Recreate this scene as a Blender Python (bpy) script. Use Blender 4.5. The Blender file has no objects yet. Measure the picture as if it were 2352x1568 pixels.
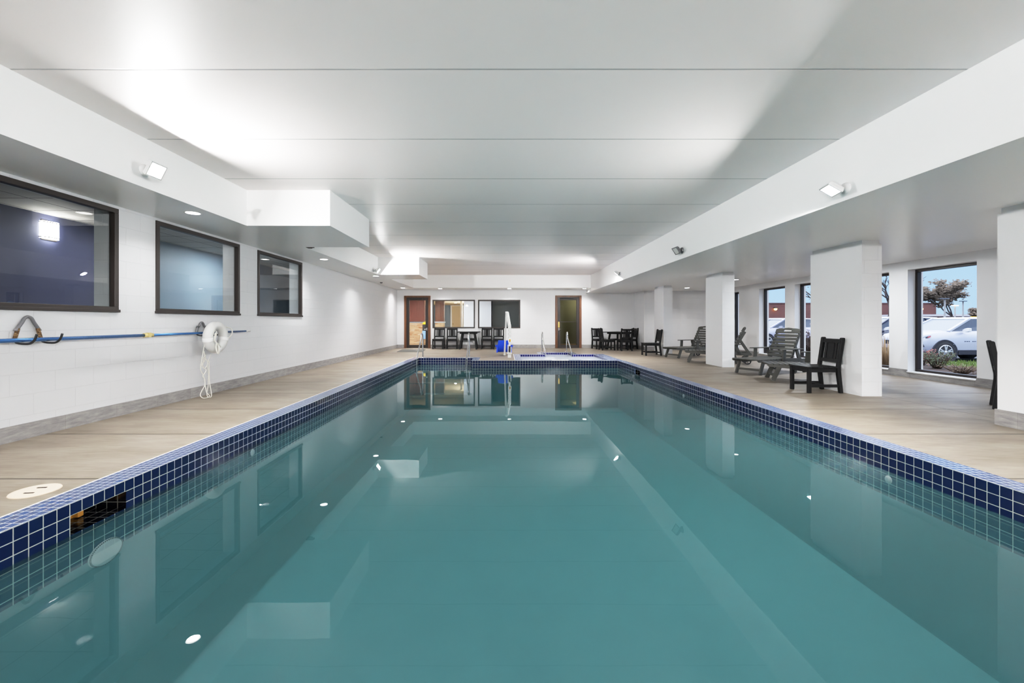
import bpy, bmesh, math, random
from mathutils import Vector, Matrix
random.seed(7)
S = bpy.context.scene
COL = S.collection
R = math.radians
CZ = 1.116            # camera height above the deck
F = 985.0

# ------------------------------------------------------------------ mesh builder
class MB:
    def __init__(self):
        self.bm = bmesh.new()
    def mark(self):
        return len(self.bm.verts)
    def apply(self, mark, M):
        self.bm.verts.ensure_lookup_table()
        for v in self.bm.verts[mark:]:
            v.co = M @ v.co
    def face(self, pts, mi=0):
        vs = [self.bm.verts.new(p) for p in pts]
        f = self.bm.faces.new(vs); f.material_index = mi
        return f
    def box(self, x0, x1, y0, y1, z0, z1, mi=0):
        if x0 > x1: x0, x1 = x1, x0
        if y0 > y1: y0, y1 = y1, y0
        if z0 > z1: z0, z1 = z1, z0
        v = [self.bm.verts.new(p) for p in ((x0,y0,z0),(x1,y0,z0),(x1,y1,z0),(x0,y1,z0),(x0,y0,z1),(x1,y0,z1),(x1,y1,z1),(x0,y1,z1))]
        for q in ((3,2,1,0),(4,5,6,7),(0,1,5,4),(1,2,6,5),(2,3,7,6),(3,0,4,7)):
            f = self.bm.faces.new([v[i] for i in q]); f.material_index = mi
    def prism(self, pts, axis, a, b, mi=0):
        def P(u, v, w):
            return (w,u,v) if axis == 'x' else ((u,w,v) if axis == 'y' else (u,v,w))
        A = [self.bm.verts.new(P(u,v,a)) for u,v in pts]
        B = [self.bm.verts.new(P(u,v,b)) for u,v in pts]
        n = len(pts)
        fs = [self.bm.faces.new(A[::-1]), self.bm.faces.new(B)]
        for i in range(n):
            fs.append(self.bm.faces.new((A[i],A[(i+1)%n],B[(i+1)%n],B[i])))
        for f in fs: f.material_index = mi
    def bar(self, p, q, w, h, mi=0, up=(0,0,1)):
        p = Vector(p); q = Vector(q); d = (q-p).normalized(); up = Vector(up)
        if abs(d.dot(up)) > .98: up = Vector((1,0,0))
        s = d.cross(up).normalized(); t = s.cross(d).normalized()
        c = []
        for e in (p, q):
            for (a, b) in ((-1,-1),(1,-1),(1,1),(-1,1)):
                c.append(self.bm.verts.new(e + s*a*w/2 + t*b*h/2))
        for qd in ((3,2,1,0),(4,5,6,7),(0,1,5,4),(1,2,6,5),(2,3,7,6),(3,0,4,7)):
            f = self.bm.faces.new([c[i] for i in qd]); f.material_index = mi
    def tube(self, pts, r, seg=10, closed=False, mi=0):
        pts = [Vector(p) for p in pts]; n = len(pts)
        rr = r if isinstance(r, (list, tuple)) else [r]*n
        rings = []; prev = None
        for i, p in enumerate(pts):
            if closed: d = pts[(i+1)%n]-pts[i-1]
            else: d = pts[min(i+1,n-1)]-pts[max(i-1,0)]
            d.normalize()
            if prev is None:
                u = d.orthogonal().normalized()
            else:
                u = prev - d*prev.dot(d)
                u = u.normalized() if u.length > 1e-6 else d.orthogonal().normalized()
            prev = u; w = d.cross(u)
            rings.append([self.bm.verts.new(p + (u*math.cos(2*math.pi*k/seg)+w*math.sin(2*math.pi*k/seg))*rr[i]) for k in range(seg)])
        m = n if closed else n-1
        for i in range(m):
            a = rings[i]; b = rings[(i+1)%n]
            off = 0
            if closed and i == n-1:
                off = min(range(seg), key=lambda o: (a[0].co-b[o].co).length)
            for k in range(seg):
                f = self.bm.faces.new((a[k],a[(k+1)%seg],b[(k+1+off)%seg],b[(k+off)%seg])); f.smooth = True; f.material_index = mi
        if not closed:
            f = self.bm.faces.new(rings[0][::-1]); f.material_index = mi
            f = self.bm.faces.new(rings[-1]); f.material_index = mi
    def lathe(self, prof, seg=24, M=None, mi=0, smooth=True):
        mk = self.mark(); rings = []
        for r, z in prof:
            if r < 1e-6: rings.append([self.bm.verts.new((0,0,z))])
            else: rings.append([self.bm.verts.new((r*math.cos(2*math.pi*k/seg), r*math.sin(2*math.pi*k/seg), z)) for k in range(seg)])
        for a, b in zip(rings[:-1], rings[1:]):
            for k in range(seg):
                k2 = (k+1)%seg
                if len(a) == 1 and len(b) == 1: continue
                if len(a) == 1: f = self.bm.faces.new((a[0],b[k],b[k2]))
                elif len(b) == 1: f = self.bm.faces.new((a[k],a[k2],b[0]))
                else: f = self.bm.faces.new((a[k],a[k2],b[k2],b[k]))
                f.smooth = smooth; f.material_index = mi
        if M is not None: self.apply(mk, M)
    def sphere(self, c, r, seg=12, rings=8, mi=0):
        self.lathe([(r*math.sin(math.pi*i/rings), -r*math.cos(math.pi*i/rings)) for i in range(rings+1)], seg, Matrix.Translation(c), mi)
    def loft(self, rings, mi=0, cap=True, smooth=True):
        rs = [[self.bm.verts.new(p) for p in r] for r in rings]
        n = len(rs[0])
        for a, b in zip(rs[:-1], rs[1:]):
            for k in range(n):
                f = self.bm.faces.new((a[k],a[(k+1)%n],b[(k+1)%n],b[k])); f.smooth = smooth; f.material_index = mi
        if cap:
            f = self.bm.faces.new(rs[0][::-1]); f.material_index = mi
            f = self.bm.faces.new(rs[-1]); f.material_index = mi
    def build(self, name, mats, parent=None, bevel=0, sharp=None, recalc=True, seg=2):
        bm = self.bm
        if recalc: bmesh.ops.recalc_face_normals(bm, faces=bm.faces[:])
        uv = bm.loops.layers.uv.new('UVMap')
        bm.normal_update()
        for f in bm.faces:
            n = f.normal; ax = max(range(3), key=lambda i: abs(n[i]))
            for l in f.loops:
                c = l.vert.co
                l[uv].uv = (c.y, c.z) if ax == 0 else ((c.x, c.z) if ax == 1 else (c.y, c.x))
        me = bpy.data.meshes.new(name)
        bm.to_mesh(me); bm.free()
        if not isinstance(mats, (list, tuple)): mats = [mats]
        for m in mats: me.materials.append(m)
        if sharp:
            for p in me.polygons: p.use_smooth = True
            me.set_sharp_from_angle(angle=R(sharp))
        o = bpy.data.objects.new(name, me); COL.objects.link(o)
        if parent is not None: o.parent = parent
        if bevel:
            b = o.modifiers.new('bevel', 'BEVEL'); b.width = bevel; b.segments = seg; b.limit_method = 'ANGLE'; b.angle_limit = R(40)
        return o

def tag(o, label, cat, group=None, kind=None):
    o['label'] = label; o['category'] = cat
    if group: o['group'] = group
    if kind: o['kind'] = kind
    return o
def thing(name, label, cat, loc=(0,0,0), rz=0, group=None):
    o = bpy.data.objects.new(name, None); COL.objects.link(o)
    o.location = loc; o.rotation_euler = (0,0,rz); o.empty_display_size = .1
    return tag(o, label, cat, group)
def struct(o):
    o['kind'] = 'structure'; return o
def shell(name):
    o = bpy.data.objects.new(name, None); COL.objects.link(o); o['kind'] = 'structure'; return o
def dup(root, loc, rz, label, group=None):
    r = root.copy(); COL.objects.link(r); r.location = loc; r.rotation_euler = (0,0,rz); r['label'] = label
    if group: r['group'] = group
    for ch in list(root.children):
        c = ch.copy(); COL.objects.link(c); c.parent = r
        for g in list(ch.children):
            d = g.copy(); COL.objects.link(d); d.parent = c
    return r
def curve_pts(ctrl, n=8, closed=False):
    """Catmull-Rom through control points"""
    P = [Vector(p) for p in ctrl]; out = []; m = len(P)
    rng = range(m) if closed else range(m-1)
    for i in rng:
        p0 = P[i-1] if (closed or i > 0) else P[i]*2-P[i+1]
        p1 = P[i]; p2 = P[(i+1)%m]
        p3 = P[(i+2)%m] if (closed or i+2 < m) else P[i+1]*2-P[i]
        for k in range(n):
            t = k/n
            out.append(.5*((2*p1)+(p2-p0)*t+(2*p0-5*p1+4*p2-p3)*t*t+(3*p1-p0-3*p2+p3)*t**3))
    if not closed: out.append(P[-1])
    return out
def cells(u0,u1,v0,v1,holes):
    us = sorted({u0,u1,*[h[0] for h in holes],*[h[1] for h in holes]}); vs = sorted({v0,v1,*[h[2] for h in holes],*[h[3] for h in holes]})
    us = [u for u in us if u0<=u<=u1]; vs = [v for v in vs if v0<=v<=v1]
    for a,b in zip(us[:-1],us[1:]):
        for c,d in zip(vs[:-1],vs[1:]):
            mu=(a+b)/2; mv=(c+d)/2
            if not any(h[0]<mu<h[1] and h[2]<mv<h[3] for h in holes): yield a,b,c,d

# ------------------------------------------------------------------ materials
def srgb(r,g,b):
    f = lambda c: (c/255/12.92 if c/255 <= .04045 else ((c/255+.055)/1.055)**2.4)
    return (f(r),f(g),f(b),1)
class NT:
    def __init__(self, name):
        self.m = bpy.data.materials.new(name); self.m.use_nodes = True
        self.t = self.m.node_tree; self.t.nodes.clear()
        self.out = self.n('ShaderNodeOutputMaterial')
    def n(self, typ, **kw):
        nd = self.t.nodes.new(typ)
        for k, v in kw.items(): setattr(nd, k, v)
        return nd
    def l(self, a, b): self.t.links.new(a, b)
    def ramp(self, fac, stops):
        r = self.n('ShaderNodeValToRGB'); e = r.color_ramp.elements
        while len(e) < len(stops): e.new(.5)
        for i,(p,c) in enumerate(stops): e[i].position = p; e[i].color = c
        self.l(fac, r.inputs[0]); return r.outputs[0]
    def noise(self, vec, scale, detail=4, rough=.6):
        n = self.n('ShaderNodeTexNoise'); n.inputs['Scale'].default_value = scale; n.inputs['Detail'].default_value = detail; n.inputs['Roughness'].default_value = rough
        self.l(vec, n.inputs['Vector']); return n.outputs[0]
    def map(self, vec, scale=(1,1,1), loc=(0,0,0), rot=(0,0,0)):
        m = self.n('ShaderNodeMapping'); m.inputs['Scale'].default_value = scale; m.inputs['Location'].default_value = loc; m.inputs['Rotation'].default_value = rot
        self.l(vec, m.inputs['Vector']); return m.outputs[0]
    def mix(self, fac, a, b, mode='MIX'):
        m = self.n('ShaderNodeMix', data_type='RGBA', blend_type=mode)
        for sock, v in ((m.inputs[0], fac), (m.inputs[6], a), (m.inputs[7], b)):
            if hasattr(v, 'links'): self.l(v, sock)
            else: sock.default_value = v
        return m.outputs[2]
    def bsdf(self, col=None, rough=.5, metal=0, spec=.5, bump=None, bstr=.2, bdist=.01):
        p = self.n('ShaderNodeBsdfPrincipled')
        if col is not None:
            if hasattr(col,'links'): self.l(col, p.inputs['Base Color'])
            else: p.inputs['Base Color'].default_value = col
        if hasattr(rough,'links'): self.l(rough, p.inputs['Roughness'])
        else: p.inputs['Roughness'].default_value = rough
        p.inputs['Metallic'].default_value = metal; p.inputs['Specular IOR Level'].default_value = spec
        if bump is not None:
            b = self.n('ShaderNodeBump'); b.inputs['Strength'].default_value = bstr; b.inputs['Distance'].default_value = bdist
            self.l(bump, b.inputs['Height']); self.l(b.outputs[0], p.inputs['Normal'])
        self.l(p.outputs[0], self.out.inputs[0]); return p
    def uv(self):
        return self.n('ShaderNodeTexCoord').outputs['UV']
    def obj(self):
        return self.n('ShaderNodeTexCoord').outputs['Object']

def plain(name, col, rough=.5, metal=0, spec=.5, nscale=40, var=.06, bstr=.05):
    """plain paint / metal / plastic with a faint procedural mottling"""
    t = NT(name); o = t.obj(); n = t.noise(o, nscale, 3)
    c2 = tuple(max(0,x*(1-var)) for x in col[:3])+(1,)
    c = t.mix(n, col, c2)
    t.bsdf(c, rough, metal, spec, bump=n, bstr=bstr, bdist=.002)
    return t.m
def emit(name, col, strength):
    t = NT(name); e = t.n('ShaderNodeEmission'); e.inputs[0].default_value = col; e.inputs[1].default_value = strength
    t.l(e.outputs[0], t.out.inputs[0]); return t.m
def brick(t, vec, w, h, mortar, c1, c2, cm, offset=.5, smooth=.1, bias=0):
    b = t.n('ShaderNodeTexBrick'); b.offset = offset; b.offset_frequency = 2; b.squash = 1
    b.inputs['Scale'].default_value = 1; b.inputs['Brick Width'].default_value = w; b.inputs['Row Height'].default_value = h
    b.inputs['Mortar Size'].default_value = mortar; b.inputs['Mortar Smooth'].default_value = smooth; b.inputs['Bias'].default_value = bias
    b.inputs['Color1'].default_value = c1; b.inputs['Color2'].default_value = c2; b.inputs['Mortar'].default_value = cm
    t.l(vec, b.inputs['Vector']); return b
def inv(t, v):
    m = t.n('ShaderNodeMath', operation='SUBTRACT'); m.inputs[0].default_value = 1; t.l(v, m.inputs[1]); return m.outputs[0]
def madd(t, a, b, ka=1.0, kb=1.0):
    m1 = t.n('ShaderNodeMath', operation='MULTIPLY'); t.l(a, m1.inputs[0]); m1.inputs[1].default_value = ka
    m2 = t.n('ShaderNodeMath', operation='MULTIPLY_ADD'); t.l(b, m2.inputs[0]); m2.inputs[1].default_value = kb; t.l(m1.outputs[0], m2.inputs[2])
    return m2.outputs[0]

def mat_block(name, white, du=0.0):
    t = NT(name); uv = t.map(t.uv(), loc=(du, -.012, 0))
    b = brick(t, uv, .4064, .2033, .0045, white, tuple(x*.985 for x in white[:3])+(1,), tuple(x*.945 for x in white[:3])+(1,), smooth=.6)
    n = t.noise(t.obj(), 14, 5); h = madd(t, inv(t, b.outputs['Fac']), n, 1, .12)
    t.bsdf(b.outputs['Color'], .42, spec=.4, bump=h, bstr=.35, bdist=.006); return t.m
def mat_tile(name, size, mortar, c1, c2, cm, rough=.12, loc=(0,0,0)):
    t = NT(name); uv = t.map(t.uv(), loc=loc)
    b = brick(t, uv, size, size, mortar, c1, c2, cm, offset=0, smooth=.15, bias=0)
    rr = t.ramp(b.outputs['Fac'], [(0,(rough,)*3+(1,)),(1,(.6,.6,.6,1))])
    n = t.noise(t.obj(), 9, 2); h = madd(t, inv(t, b.outputs['Fac']), n, 1, .25)
    t.bsdf(b.outputs['Color'], rr, spec=.5, bump=h, bstr=.3, bdist=.003); return t.m

WHITE = srgb(230,231,233)
BRIGHT = srgb(245,245,245)
M = {}
M['block'] = mat_block('painted_block', WHITE, du=-.11)
M['wallpaint'] = plain('wall_paint', WHITE, .5, nscale=3, var=.02)
def mat_ceiling():
    t = NT('ceiling_paint'); o = t.obj()
    n1 = t.noise(t.map(o, (60,140,60)), 1, 5, .7); n2 = t.noise(o, 1.2, 3)
    w = t.n('ShaderNodeSeparateXYZ'); t.l(o, w.inputs[0])
    a = t.n('ShaderNodeMath', operation='ADD'); t.l(w.outputs[1], a.inputs[0]); a.inputs[1].default_value = -3.19+12.2
    m = t.n('ShaderNodeMath', operation='MODULO'); t.l(a.outputs[0], m.inputs[0]); m.inputs[1].default_value = 1.22
    r = t.n('ShaderNodeMath', operation='PINGPONG'); t.l(m.outputs[0], r.inputs[0]); r.inputs[1].default_value = .61
    g = t.ramp(r.outputs[0], [(0,(0,0,0,1)),(.012,(1,1,1,1))])
    c = t.mix(n2, srgb(250,244,242), srgb(247,241,239)); c = t.mix(g, srgb(150,150,150), c)
    h = madd(t, g, n1, 1, .10)
    t.bsdf(c, .4, spec=.3, bump=h, bstr=.25, bdist=.012); return t.m
M['ceiling'] = mat_ceiling()
def mat_soffit():
    t = NT('soffit_paint'); o = t.obj(); n1 = t.noise(t.map(o,(10,1.2,10)), 1, 4)
    t.bsdf(BRIGHT, .3, spec=.4, bump=n1, bstr=.08, bdist=.01); return t.m
M['soffit'] = mat_soffit()
def mat_deck():
    t = NT('deck_concrete'); o = t.obj()
    n1 = t.noise(t.map(o,(1.0,3.0,1)), 1.1, 4); n2 = t.noise(t.map(o,(5,60,5)), 1, 3); n3 = t.noise(o, 90, 2)
    c = t.ramp(n1, [(.28,srgb(106,95,83)),(.5,srgb(132,122,110)),(.72,srgb(151,144,134))])
    c = t.mix(.35, c, t.ramp(n2, [(.2,srgb(104,93,79)),(.8,srgb(182,172,158))]))
    s = t.n('ShaderNodeSeparateXYZ'); t.l(o, s.inputs[0])
    def joint(sock, off, per, wd):
        a = t.n('ShaderNodeMath', operation='ADD'); t.l(sock, a.inputs[0]); a.inputs[1].default_value = off
        m = t.n('ShaderNodeMath', operation='PINGPONG'); t.l(a.outputs[0], m.inputs[0]); m.inputs[1].default_value = per/2
        return t.ramp(m.outputs[0], [(0,(0,0,0,1)),(wd,(1,1,1,1))])
    j1 = joint(s.outputs[1], -.61+12.2, 1.22, .017)
    a = t.n('ShaderNodeMath', operation='ADD'); t.l(s.outputs[0], a.inputs[0]); a.inputs[1].default_value = -5.66
    ab = t.n('ShaderNodeMath', operation='ABSOLUTE'); t.l(a.outputs[0], ab.inputs[0])
    j2 = t.ramp(ab.outputs[0], [(0,(0,0,0,1)),(.008,(1,1,1,1))])
    mn = t.n('ShaderNodeMath', operation='MULTIPLY'); t.l(j1, mn.inputs[0]); t.l(j2, mn.inputs[1])
    c = t.mix(mn.outputs[0], srgb(52,46,40), c)
    h = madd(t, mn.outputs[0], n2, 1, .06)
    t.bsdf(c, .5, spec=.4, bump=h, bstr=.3, bdist=.01); return t.m
M['deck'] = mat_deck()
M['tile'] = mat_tile('pool_tile', .0758, .0028, srgb(9,18,64), srgb(15,28,70), srgb(180,184,178), loc=(-.053,0,0))
M['copetile'] = mat_tile('coping_tile', .0505, .0022, srgb(36,62,112), srgb(46,74,124), srgb(205,208,205), rough=.22)
M['spatile'] = mat_tile('spa_tile', .0758, .0028, srgb(12,14,78), srgb(16,20,86), srgb(205,208,210))
M['throat'] = mat_tile('throat_tile', .0758, .0028, srgb(8,9,16), srgb(10,11,20), srgb(110,112,105))
def mat_plaster():
    t = NT('pool_plaster'); n = t.noise(t.obj(), 3, 5)
    t.bsdf(t.mix(n, srgb(98,132,138), srgb(107,142,147)), .8, bump=n, bstr=.1); return t.m
M['plaster'] = mat_plaster()
def mat_base():
    t = NT('plank_baseboard_tile'); uv = t.uv()
    b = brick(t, t.map(uv, loc=(-.32,.02,0)), .592, .4, .002, srgb(164,163,162), srgb(132,131,133), srgb(90,88,86), offset=0)
    n = t.noise(t.map(uv,(3,14,1)), 2, 6, .7)
    c = t.mix(.55, b.outputs['Color'], t.ramp(n, [(.3,srgb(106,104,108)),(.65,srgb(178,175,172))]))
    t.bsdf(c, .45, bump=n, bstr=.05); return t.m
M['base'] = mat_base()
M['bronze'] = plain('bronze_frame', srgb(50,43,40), .4, spec=.5)
M['black'] = plain('black_plastic_lumber', srgb(14,14,16), .5, spec=.3)
M['darkgrey'] = plain('grey_plastic_lumber', srgb(76,76,72), .5)
def sym_fresnel(t, ior):
    f = t.n('ShaderNodeFresnel'); g = t.n('ShaderNodeNewGeometry'); m = t.n('ShaderNodeMapRange')
    m.inputs['To Min'].default_value = ior; m.inputs['To Max'].default_value = 1/ior
    t.l(g.outputs['Backfacing'], m.inputs['Value']); t.l(m.outputs[0], f.inputs[0]); return f
def mat_glass(name, tint, ior=1.5, mul=1.0):
    t = NT(name); f = sym_fresnel(t, ior)
    m = t.n('ShaderNodeMath', operation='MULTIPLY'); m.inputs[1].default_value = mul; m.use_clamp = True; t.l(f.outputs[0], m.inputs[0])
    a = t.n('ShaderNodeBsdfTransparent'); a.inputs[0].default_value = tint
    g = t.n('ShaderNodeBsdfGlossy'); g.inputs['Roughness'].default_value = 0.0
    x = t.n('ShaderNodeMixShader'); t.l(m.outputs[0], x.inputs[0]); t.l(a.outputs[0], x.inputs[1]); t.l(g.outputs[0], x.inputs[2]); t.l(x.outputs[0], t.out.inputs[0])
    return t.m
M['glass'] = mat_glass('window_glass', (.86,.9,.9,1), 1.5, 1.5)
M['clear'] = mat_glass('clear_glass', (.97,.98,.98,1), 1.3, 1)
def mat_water(name, col, dens, turb):
    t = NT(name); f = sym_fresnel(t, 1.33)
    cl = t.n('ShaderNodeBsdfTransparent'); tb = t.n('ShaderNodeBsdfDiffuse'); tb.inputs[0].default_value = turb
    a = t.n('ShaderNodeMixShader'); a.inputs[0].default_value = .45; t.l(cl.outputs[0], a.inputs[1]); t.l(tb.outputs[0], a.inputs[2])
    g = t.n('ShaderNodeBsdfGlossy'); g.inputs['Roughness'].default_value = 0.012
    n = t.noise(t.obj(), 1.6, 2); b = t.n('ShaderNodeBump'); b.inputs['Strength'].default_value = .012; b.inputs['Distance'].default_value = .05
    t.l(n, b.inputs['Height']); t.l(b.outputs[0], g.inputs['Normal'])
    x = t.n('ShaderNodeMixShader'); t.l(f.outputs[0], x.inputs[0]); t.l(a.outputs[0], x.inputs[1]); t.l(g.outputs[0], x.inputs[2]); t.l(x.outputs[0], t.out.inputs[0])
    v = t.n('ShaderNodeVolumeAbsorption'); v.inputs[0].default_value = col; v.inputs[1].default_value = dens; t.l(v.outputs[0], t.out.inputs[1])
    return t.m
M['water'] = mat_water('pool_water', (.34,.88,.89,1), .24, (.040,.114,.123,1))
def mat_spawater():
    t = NT('spa_water'); n = t.noise(t.obj(), 9, 4)
    t.bsdf(t.mix(n, srgb(196,208,222), srgb(226,232,240)), .12, bump=n, bstr=.1, bdist=.01); return t.m
M['spawater'] = mat_spawater()
def mat_wood(name, a, b, sc=(14,14,1.2), rough=.4):
    t = NT(name); n = t.noise(t.map(t.obj(), sc), 2.2, 5, .65)
    t.bsdf(t.ramp(n, [(.3,a),(.7,b)]), rough, bump=n, bstr=.08); return t.m
M['casing'] = mat_wood('door_casing_wood', srgb(80,48,27), srgb(122,78,45))
M['mahog'] = mat_wood('mahogany_panel', srgb(112,66,54), srgb(136,86,73))
M['cabwood'] = mat_wood('cabinet_wood', srgb(94,54,36), srgb(132,82,56))
M['doorbrown'] = plain('dark_door_frame', srgb(34,24,20), .4)
M['steel'] = plain('stainless_steel', srgb(200,202,204), .22, metal=1, bstr=.01)
M['chrome'] = plain('chrome', srgb(220,220,222), .15, metal=1, bstr=.01)
M['brass'] = plain('brass', srgb(196,160,92), .3, metal=1)
M['galv'] = plain('galvanised_bracket', srgb(130,130,134), .45, metal=.6)
def mat_rust():
    t = NT('rusted_bracket'); n = t.noise(t.obj(), 55, 5, .7)
    t.bsdf(t.ramp(n, [(.35,srgb(40,28,18)),(.5,srgb(110,82,48)),(.62,srgb(150,132,104))]), .7, metal=.2, bump=n, bstr=.4); return t.m
M['rust'] = mat_rust()
M['darkmetal'] = plain('dark_metal', srgb(52,52,54), .4, metal=.5)
M['bluepole'] = plain('blue_aluminium', srgb(84,132,190), .25, metal=.7, bstr=.01)
M['whiteplastic'] = plain('white_plastic', srgb(215,215,213), .4)
M['rope'] = plain('white_rope', srgb(224,222,214), .8, nscale=300, bstr=.4)
M['lid'] = plain('cream_plastic', srgb(232,212,188), .6)
M['slot'] = plain('dark_slot', srgb(44,32,24), .8)
M['yellowclip'] = plain('cream_clip', srgb(206,186,130), .5)
M['blueseat'] = plain('blue_seat_plastic', srgb(18,72,205), .35)
M['mat'] = plain('grey_mat', srgb(92,92,92), .9, nscale=200, bstr=.4)
M['floodcase'] = plain('grey_flood_housing', srgb(120,120,122), .35, metal=.6)
M['floodwhite'] = plain('white_flood_housing', srgb(214,214,214), .4)
M['floodlit'] = emit('flood_lens_lit', (1,.98,.95,1), 25)
M['floodoff'] = plain('flood_lens_off', srgb(205,208,204), .15)
M['downlit'] = emit('downlight_lens', (1,.98,.95,1), 14)
M['trimwhite'] = plain('white_trim', srgb(235,235,235), .4)
M['dark'] = plain('dark_fitting', srgb(40,40,42), .6)
M['amber'] = plain('amber_panel', srgb(190,140,40), .4)
M['weir'] = plain('amber_weir_flap', srgb(186,132,52), .5)

# ------------------------------------------------------------------ camera, world, view
cam = bpy.data.cameras.new('camera'); co = bpy.data.objects.new('camera', cam); COL.objects.link(co)
co.location = (0,0,CZ); co.rotation_euler = (R(90),0,0)
cam.sensor_fit = 'HORIZONTAL'; cam.sensor_width = 36; cam.lens = F/2352*36
cam.shift_x = (1176-1160)/2352; cam.shift_y = -(784-739)/2352; cam.clip_start = .05; cam.clip_end = 400
S.camera = co
w = bpy.data.worlds.new('dusk_sky'); S.world = w; w.use_nodes = True
wn = w.node_tree; wn.nodes.clear()
wo = wn.nodes.new('ShaderNodeOutputWorld'); wb = wn.nodes.new('ShaderNodeBackground'); wc = wn.nodes.new('ShaderNodeTexCoord')
ws = wn.nodes.new('ShaderNodeSeparateXYZ'); wr = wn.nodes.new('ShaderNodeValToRGB')
wr.color_ramp.elements[0].position = 0; wr.color_ramp.elements[0].color = srgb(176,212,255)
wr.color_ramp.elements[1].position = .20; wr.color_ramp.elements[1].color = srgb(156,200,255)
e_ = wr.color_ramp.elements.new(.45); e_.color = (2.6,2.9,3.5,1)
wn.links.new(wc.outputs['Generated'], ws.inputs[0]); wn.links.new(ws.outputs[2], wr.inputs[0]); wn.links.new(wr.outputs[0], wb.inputs[0]); wn.links.new(wb.outputs[0], wo.inputs[0])
wb.inputs[1].default_value = 1.0
S.view_settings.view_transform = 'Standard'; S.view_settings.look = 'None'; S.view_settings.exposure = 0
vs = S.view_settings; vs.use_curve_mapping = True; cm = vs.curve_mapping; cm.white_level = (2,2,2); cv = cm.curves[3]
cv.points[0].location = (0,0); cv.points[1].location = (1,1)
for x_, y_ in ((.05,.112),(.12,.31),(.2,.53),(.3,.72),(.4,.835),(.6,.94)): cv.points.new(x_, y_)
cm.update()
S.cycles.max_bounces = 9; S.cycles.diffuse_bounces = 6; S.cycles.glossy_bounces = 4; S.cycles.transparent_max_bounces = 12
S.cycles.use_adaptive_sampling = True; S.cycles.adaptive_threshold = .25; S.cycles.adaptive_min_samples = 20; S.cycles.use_denoising = True; S.cycles.sample_clamp_indirect = 6
S.cycles.caustics_reflective = False; S.cycles.caustics_refractive = False

# ------------------------------------------------------------------ room shell
XL, XR_, YF, YB = -4.59, 8.14, 18.26, -4.0
ZC = CZ+1.877; ZS = CZ+1.37; ZSR = CZ+1.228
# left wall with three windows
LW = [(3.31,5.08),(5.63,7.40),(7.946,9.68)]
wl = MB()
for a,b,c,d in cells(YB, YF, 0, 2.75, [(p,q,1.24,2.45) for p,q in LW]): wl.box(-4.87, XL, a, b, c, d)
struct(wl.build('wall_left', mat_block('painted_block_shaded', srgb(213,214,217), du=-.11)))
# far wall
D1 = (-4.294,-3.17); D2 = (2.135,3.257); FA = (-3.09,-1.28); FB = (-1.15,.65)
wf = MB()
for a,b,c,d in cells(-4.87, 5.5, 0, ZC, [(D1[0],D1[1],-1,2.228),(D2[0],D2[1],-1,2.24),(FA[0],FA[1],.845,2.058),(FB[0],FB[1],.845,2.058)]): wf.box(a,b,YF,YF+.2,c,d)
wf.box(5.5, 8.45, 16.96, 18.46, 0, ZC)
struct(wf.build('wall_back', M['block']))
# exterior wall with windows
RW = [(5.71,6.98),(7.40,8.67),(9.09,10.36),(10.78,12.05),(12.47,13.74),(14.93,15.45)]
WT = CZ+1.053; WB = .113
wr_ = MB()
for a,b,c,d in cells(YB, YF+.2, -.4, ZC, [(p,q,WB,WT) for p,q in RW]): wr_.box(XR_, 8.45, a, b, c, d)
struct(wr_.build('wall_right', M['wallpaint']))
wb_ = MB(); wb_.box(-4.87, 8.45, YB-.2, YB, -.4, ZC); struct(wb_.build('wall_front', M['wallpaint']))
c = MB(); c.box(-7.0, 8.6, YB-.2, 18.46, ZC, ZC+.25); struct(c.build('ceiling', M['ceiling']))

s = MB(); s.box(XL, -3.68, YB, YF, ZS, ZC); struct(s.build('soffit_left', M['soffit']))
s = MB(); s.box(-3.68, -2.494, 6.11, 7.87, ZS, ZC); struct(s.build('soffit_box_near', M['soffit']))
s = MB(); s.box(-3.68, -2.494, 12.42, 13.8, ZS, ZC); struct(s.build('soffit_box_far', M['soffit']))
s = MB(); s.box(-3.68, 3.44, 17.2, YF, CZ+1.362, ZC); struct(s.build('soffit_back', M['soffit']))
s = MB(); s.box(3.44, XR_, YB, YF, ZSR, ZC); struct(s.build('soffit_right', M['soffit']))

# columns
for i,(a,b) in enumerate([(14.48,15.36),(10.56,11.43),(6.43,7.51),(3.3,4.66)]):
    m = MB(); m.box(5.35, 5.65, a, b, 0, ZSR-.06); m.box(5.37, 5.63, a+.02, b-.02, ZSR-.06, ZSR)
    co_ = struct(m.build('column', [M['block'], M['wallpaint']]))
    for p_ in co_.data.polygons:
        if abs(p_.normal.x) > .9: p_.material_index = 1
m = MB(); m.box(5.335, 5.665, 3.285, 4.675, 0, .17); struct(m.build('baseboard_column', M['base']))

# baseboards
m = MB(); m.box(XL, XL+.014, YB, YF, 0, .148); struct(m.build('baseboard_left', M['base']))
m = MB()
for a,b in ((XL,D1[0]),(D1[1],D2[0]),(D2[1],5.5)): m.box(a,b,YF-.014,YF,0,.148)
m.box(5.486,5.5,16.946,YF,0,.148); m.box(5.486,XR_,16.946,16.96,0,.148)
struct(m.build('baseboard_back', M['base']))
m = MB(); prev = YB
for p,q in RW:
    m.box(XR_-.014,XR_,prev,p,0,.152); m.box(XR_-.014,XR_,p,q,0,WB-.012); prev = q
m.box(XR_-.014,XR_,prev,16.96,0,.152)
struct(m.build('baseboard_right', M['base']))
for i,(p,q) in enumerate(RW):
    m = MB(); m.box(XR_-.03,8.30,p+.002,q-.002,WB-.012,WB+.006); struct(m.build('trim_%d'%(i+1), M['trimwhite']))
m = MB(); m.box(5.49, 5.52, 16.935, 16.96, .148, ZSR); struct(m.build('trim_7', M['trimwhite']))

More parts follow.
